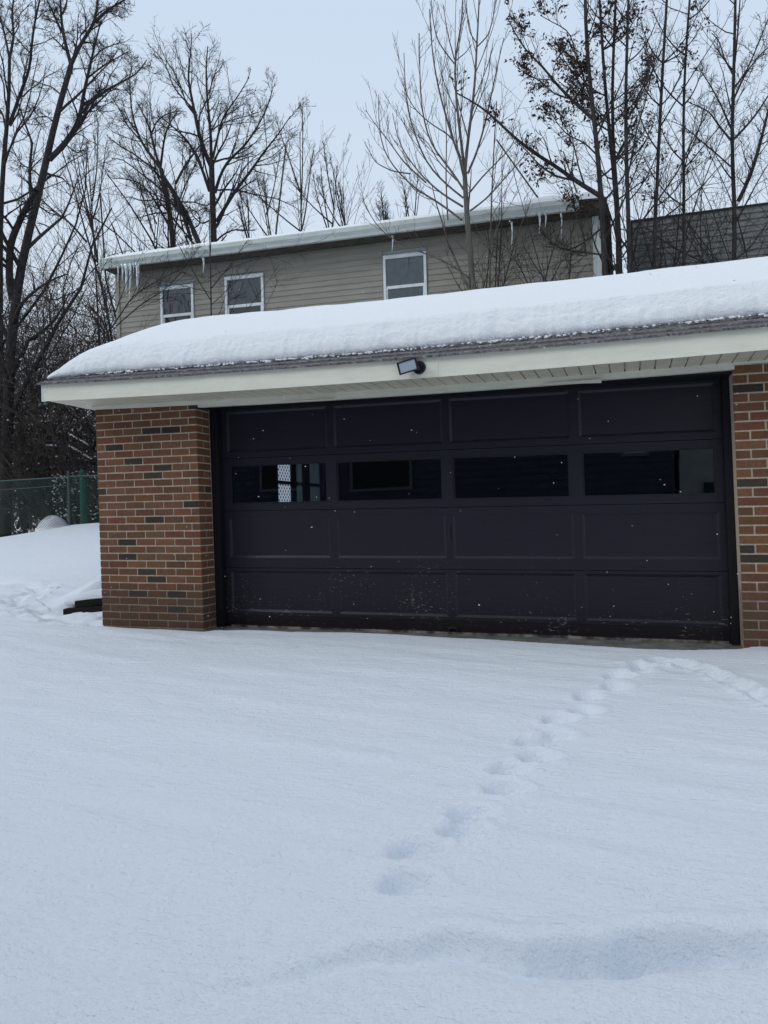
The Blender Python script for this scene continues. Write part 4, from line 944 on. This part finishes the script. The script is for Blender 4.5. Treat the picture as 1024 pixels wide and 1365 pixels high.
ms = traced([
 (z7([(385,1300),(378,1070),(368,900),(365,780),(350,640),(340,500),(322,380),(308,260),(296,120),(298,-60)]), 9, 4)
 ,(z7([(362,780),(300,740),(250,715),(190,660),(130,630),(70,590),(10,540),(-40,490),(-90,440),(-150,400),(-210,370)]), 6, 1.5)
 ,(z7([(340,480),(290,440),(230,380),(170,320),(130,260),(80,220),(40,170),(10,110),(-10,70)]), 4.5, 1.2)
 ,(z7([(255,715),(180,700),(110,650),(60,590),(20,560)]), 3, 1), (z7([(230,390),(170,370),(120,320),(60,290),(20,260)]), 2, .8)
 ,(z7([(335,440),(300,330),(260,220),(240,120),(170,90),(120,60)]), 2.6, .9), (z7([(368,900),(300,960),(220,1000),(150,950),(110,890)]), 2.4, .9)
 ,(z7([(345,500),(400,440),(470,400),(540,300)]), 2.4, .8), (z7([(350,620),(290,560),(230,540),(180,480),(150,420)]), 2.2, .8), (z7([(300,180),(350,120),(420,90)]), 1.8, .8), (z7([(330,420),(260,300),(220,250),(190,180)]), 2, .8)
 ,(z7([(300,1000),(290,920),(260,850),(245,740)]), 3, 1.2), (z7([(360,1010),(290,1000),(200,990),(120,920)]), 2.6, 1)], 7.6, .6)
root, P, last = tree('oak_tree', ms, 'leafy brown oak with a long limb reaching left by the house corner', 'tree', 'trees at the right corner of the house', CL, M['bark'], M['twigb'])
lp_ = last.reshape(-1, 3); lp_ = lp_[lp_[:, 2] > 6.2]
# keep dead leaves in clumps
seeds = lp_[RG.integers(0, len(lp_), 85)]
leaves_of(root, seeds, 800, .085, .040)
stems = [
 ([(430,1250),(432,880),(408,640),(395,520),(378,380),(366,200),(362,80),(352,-60)], 7.5, 3, 7.9, 'second stem from the left in the cluster by the house corner'),
 ([(440,1250),(438,900),(412,640),(402,500),(405,300),(415,120),(422,-60)], 6.5, 3, 8.4, 'third stem of the cluster, crossing close beside the second one'),
 ([(478,1300),(476,1060),(468,800),(462,640),(455,450),(462,250),(468,80),(472,-60)], 8, 2.8, 7.7, 'fourth stem of the cluster, standing before the left end of the shingled building'),
 ([(570,1300),(570,1040),(578,820),(590,600),(598,420),(606,250),(618,100),(626,-60)], 5.5, 3, 8.2, 'straight bare stem right of the oak before the shingled building'),
 ([(688,1300),(690,1030),(692,820),(688,640),(686,420),(696,220),(706,80),(718,-60)], 4.8, 2.5, 8.6, 'paler slender stem standing between the cluster and the right edge fork'),
 ]
for i, (pts, w0, w1, Yq, lab) in enumerate(stems):
    L_ = [(z7(pts), w0, w1)]
    for k in range(7):   # side limbs
        j = random.randint(2, len(pts)-2); a = pts[j]; s_ = random.choice((-1, 1)); q = [a]; dx, dy = s_*random.uniform(25, 50), -random.uniform(20, 45)
        for _ in range(4): q.append((q[-1][0]+dx, q[-1][1]+dy)); dy -= 10; dx *= .85
        L_.append((z7(q), 1.9, .8))
    ms = traced(L_, Yq, .7)
    root, P, last = tree('bare_tree', ms, lab, 'tree', 'trees at the right corner of the house', [LV(8,44,.26,.06,.08,7,rfac=.5,rmin=.0055,tmin=.12), LV(4,40,.5,.04,.12,5,rfac=.6,rmin=.004), LV(2,38,.5,.03,.16,4,rmin=.0035)], M['bark'], M['twig'])
    if i in (0, 1, 2, 3):
        lp_ = last.reshape(-1, 3); lp_ = lp_[(lp_[:, 2] > 6) & (lp_[:, 2] < 11)]
        leaves_of(root, lp_[RG.integers(0, len(lp_), 22)], 120, .08, .038)
ms = traced([
 (z7([(885,1300),(882,1040),(905,860),(903,800),(878,720),(870,660),(882,550),(885,400),(890,250),(892,120),(896,-60)]), 7, 3),
 (z7([(905,800),(940,730),(960,680),(985,600),(1000,540),(1030,420),(1060,300)]), 5, 2), (z7([(880,560),(930,510),(980,450),(1024,380),(1080,300)]), 3, 1.2), (z7([(885,400),(930,300),(980,230),(1030,180),(1080,160)]), 2.5, 1),
 (z7([(880,560),(830,500),(790,440),(740,420),(700,400)]), 2.6, 1), (z7([(882,520),(830,400),(790,330),(750,270)]), 2.4, 1), (z7([(888,300),(850,230),(830,160),(800,130)]), 2.2, .9), (z7([(892,250),(905,120),(915,-30)]), 2.4, 1.3),
 (z7([(890,350),(940,280),(1000,140),(1030,60)]), 2.2, .9), (z7([(875,660),(820,610),(760,560),(690,500),(640,480)]), 2, .8)], 8.9, .8)
tree('bare_tree', ms, 'bare tree forking low above the shingled building near the right edge', 'tree', 'trees at the right corner of the house', CL, M['bark'], M['twig'])
for (px, Yq, lab) in ((730,7.9,'small leaning sapling under the oak limb before the siding'),(1012,9.5,'faint twiggy sapling at the right edge of the photo'),(865,10.6,'twiggy sapling against the shingled wall left part'),(905,10.8,'twiggy sapling against the shingled wall middle part'),(968,10.5,'twiggy sapling against the shingled wall right part'),(655,8.3,'small twiggy shrub in front of the siding left of the oak')):
    mm = []
    for k in range(5):
        q = gen_main(px+RG.normal()*8, 430, Yq, RG.uniform(1.6, 3.3) if px < 740 else RG.uniform(3.2, 6), .016, (RG.normal()*.3, RG.normal()*.2), .12); mm.append(q)
    tree('sapling', mm, lab, 'tree', 'twiggy undergrowth by the house corner', [LV(12,45,.36,.06,.1,6,rmin=.0045,tmin=.08), LV(5,42,.5,.04,.13,4,rmin=.0036), LV(2,38,.5,.03,.12,3,rmin=.003)], M['twig'], M['twig'], nmain=10, kseg=4)

# tangled shrubs at the left, countable clumps and then the mass behind them
sl = ['reddish bare shrub at the far left above the fence','dense bare shrub second from the left edge above the fence','tall tangled shrub above the fence post','bare shrub directly behind the green post','tangled shrub just left of the garage roof corner','bare shrub below the left end of the beige house','low twiggy shrub behind the snow heap','twiggy shrub hiding behind the brick pillar edge']
for i, px in enumerate((-12, 28, 66, 104, 140, 168, 52, 122)):
    Yq = [11.3,12.2,11.2,11.8,12.6,11.6,11.0,10.9][i]; mm = []; hh_ = [8.6,9.0,8.0,7.4,6.8,5.6,3.2,3.4][i]
    for k in range(9):
        a = RG.uniform(0, 2*math.pi); ln = RG.uniform(.1, .75)
        mm.append(gen_main(px+RG.normal()*14, 705, Yq, hh_*RG.uniform(.5, 1.05), RG.uniform(.018, .045), (ln*math.cos(a), ln*math.sin(a)*.6), .16, 8))
    tree('shrub', mm, sl[i], 'shrub', 'tangled shrubs beyond the fence', [LV(14,50,.42,.03,.15,7,rfac=.5,rmin=.0085,tmin=.05), LV(7,48,.5,.02,.2,5,rfac=.6,rmin=.0062), LV(4,45,.55,.0,.2,4,rmin=.005)], M['bark'] if i % 2 else M['brush'], M['brush'], nmain=14, kseg=5)
def arcs(n, cx, cy, cz_, sx_, sy_, sz_, L, r, m=8, droop=.0):
    p = np.stack([RG.uniform(cx-sx_, cx+sx_, n), RG.uniform(cy-sy_, cy+sy_, n), RG.uniform(cz_, cz_+sz_, n)], 1)
    d = RG.normal(size=(n, 3)); d[:, 2] = np.abs(d[:, 2])*1.0+.2; d /= np.linalg.norm(d, axis=1, keepdims=True); out = np.zeros((n, m, 3)); out[:, 0] = p; l = L*RG.uniform(.4, 1.3, n)/(m-1)
    for i in range(1, m):
        d = d+RG.normal(size=(n, 3))*.16-np.array([0,0,droop]); d /= np.linalg.norm(d, axis=1, keepdims=True); out[:, i] = out[:, i-1]+d*l[:, None]
    r_ = r*RG.uniform(.5, 1.6, (n, 1))*np.linspace(1, .35, m)[None]
    return out, r_
far = [(*arcs(2600, -13.5, 13.9, 1.0, 4.6, 1.2, 7.0, 2.4, .0075), 3), (*arcs(2600, -15, 25, 4.0, 15, 3, 5.0, 2.6, .0075), 3), (*arcs(1500, -13.5, 14.0, 1.5, 4.6, 1.6, 5.0, 2.6, .0085), 3), (*arcs(500, -17.5, 15.0, 4, 3.5, 1.6, 6.0, 2.6, .0085), 3), (*arcs(2600, -13, 15.5, -1.2, 6.5, 2.4, 5.2, 2.2, .011), 3), (*arcs(2200, -22, 22, -2.0, 12, 3, 7.0, 3.2, .018), 3), (*arcs(160, -20, 21, -2, 13, 5, 1.0, 9, .075, droop=-.08), 5)]
# stretch of far wood behind the house and to the right
far += [(*arcs(900, 8, 30, 0, 22, 4, 8.0, 4.0, .016), 3), (*arcs(90, 8, 30, -1, 26, 5, 1.0, 14, .08, droop=-.1), 5)]
o = build_tubes('far_thicket', far, M['brush']); tag(o, 'dark tangled thicket of bare brush far behind the fence', 'thicket', kind='stuff')
# snow lodged on a few branches of the thicket
sb = MB()
for i in range(260):
    blob(sb, aty(random.uniform(70, 132), random.uniform(628, 692), random.uniform(10.4, 11.5)), random.uniform(.014, .032), 5)
for i in range(340):
    p = aty(random.uniform(0, 140), random.uniform(470, 700), random.uniform(10.6, 13)); blob(sb, p, random.uniform(.012, .03), 5)
for (xa, ya, xb, yb) in ((92,578,118,593),(92,594,108,603),(62,593,75,594),(112,606,122,611)):
    for k in range(16): t = k/15; p = aty(xa+(xb-xa)*t, ya+(yb-ya)*t+random.uniform(-.7,.7), 11); blob(sb, p, random.uniform(.015, .03), 5)
o = sb.build('branch_snow', M['rsnow'], None, smooth=True); tag(o, 'bits of snow caught in the thicket left of the garage', 'snow', kind='stuff')
# falling flakes
fk = MB()
for i in range(280): blob(fk, (random.uniform(-1.5, 5), random.uniform(-3.2, -.1), random.uniform(.1, 2.6)), random.uniform(.0014, .0032), 5)
o = fk.build('falling_snow', M['rsnow'], None, smooth=True); tag(o, 'scattered snowflakes falling in front of the garage door', 'snowflakes', kind='stuff')

# ------------------------------------------------------------------ light
w = bpy.data.worlds.new('World'); sc.world = w; w.use_nodes = True; nt = w.node_tree
bg = nt.nodes['Background']; sky = nt.nodes.new('ShaderNodeTexSky'); sky.sky_type = 'NISHITA'; sky.sun_disc = False
SE, SA = 33, 233      # elevation, compass direction the light comes from (behind the photographer, to the left)
sky.sun_elevation = R(SE); sky.sun_rotation = R(SA); sky.air_density = 1.0; sky.dust_density = 3.0
tc = nt.nodes.new('ShaderNodeTexCoord'); sp = nt.nodes.new('ShaderNodeSeparateXYZ'); nt.links.new(tc.outputs['Generated'], sp.inputs[0])
cr_ = nt.nodes.new('ShaderNodeValToRGB'); nt.links.new(sp.outputs['Z'], cr_.inputs[0])
els = cr_.color_ramp.elements; els[0].position = 0; els[0].color = (.78,.84,.885,1); els[1].position = 1; els[1].color = (.80,.88,.97,1)
e_ = els.new(.18); e_.color = (.685,.768,.862,1); e_ = els.new(.55); e_.color = (.60,.715,.865,1)
sc_n = nt.nodes.new('ShaderNodeVectorMath'); sc_n.operation = 'SCALE'; sc_n.inputs['Scale'].default_value = 10.0; nt.links.new(cr_.outputs[0], sc_n.inputs[0])
mx = nt.nodes.new('ShaderNodeMix'); mx.data_type = 'RGBA'; mx.inputs[0].default_value = .93
nt.links.new(sky.outputs[0], mx.inputs[6]); nt.links.new(sc_n.outputs[0], mx.inputs[7]); nt.links.new(mx.outputs[2], bg.inputs[0]); bg.inputs[1].default_value = .1
ld = bpy.data.lights.new('sun', 'SUN'); ld.energy = .75; ld.angle = R(22); ld.color = (1, .97, .93)
lo = bpy.data.objects.new('sun', ld); COL.objects.link(lo)
el, az = R(SE), R(SA); dirv = Vector((math.sin(az)*math.cos(el), math.cos(az)*math.cos(el), math.sin(el)))
lo.rotation_euler = dirv.to_track_quat('Z', 'Y').to_euler(); lo.location = (0, -10, 12)
vs = sc.view_settings; vs.view_transform = 'Standard'; vs.look = 'None'; vs.exposure = .09; vs.gamma = 1
sc.render.resolution_x = 768; sc.render.resolution_y = 1024
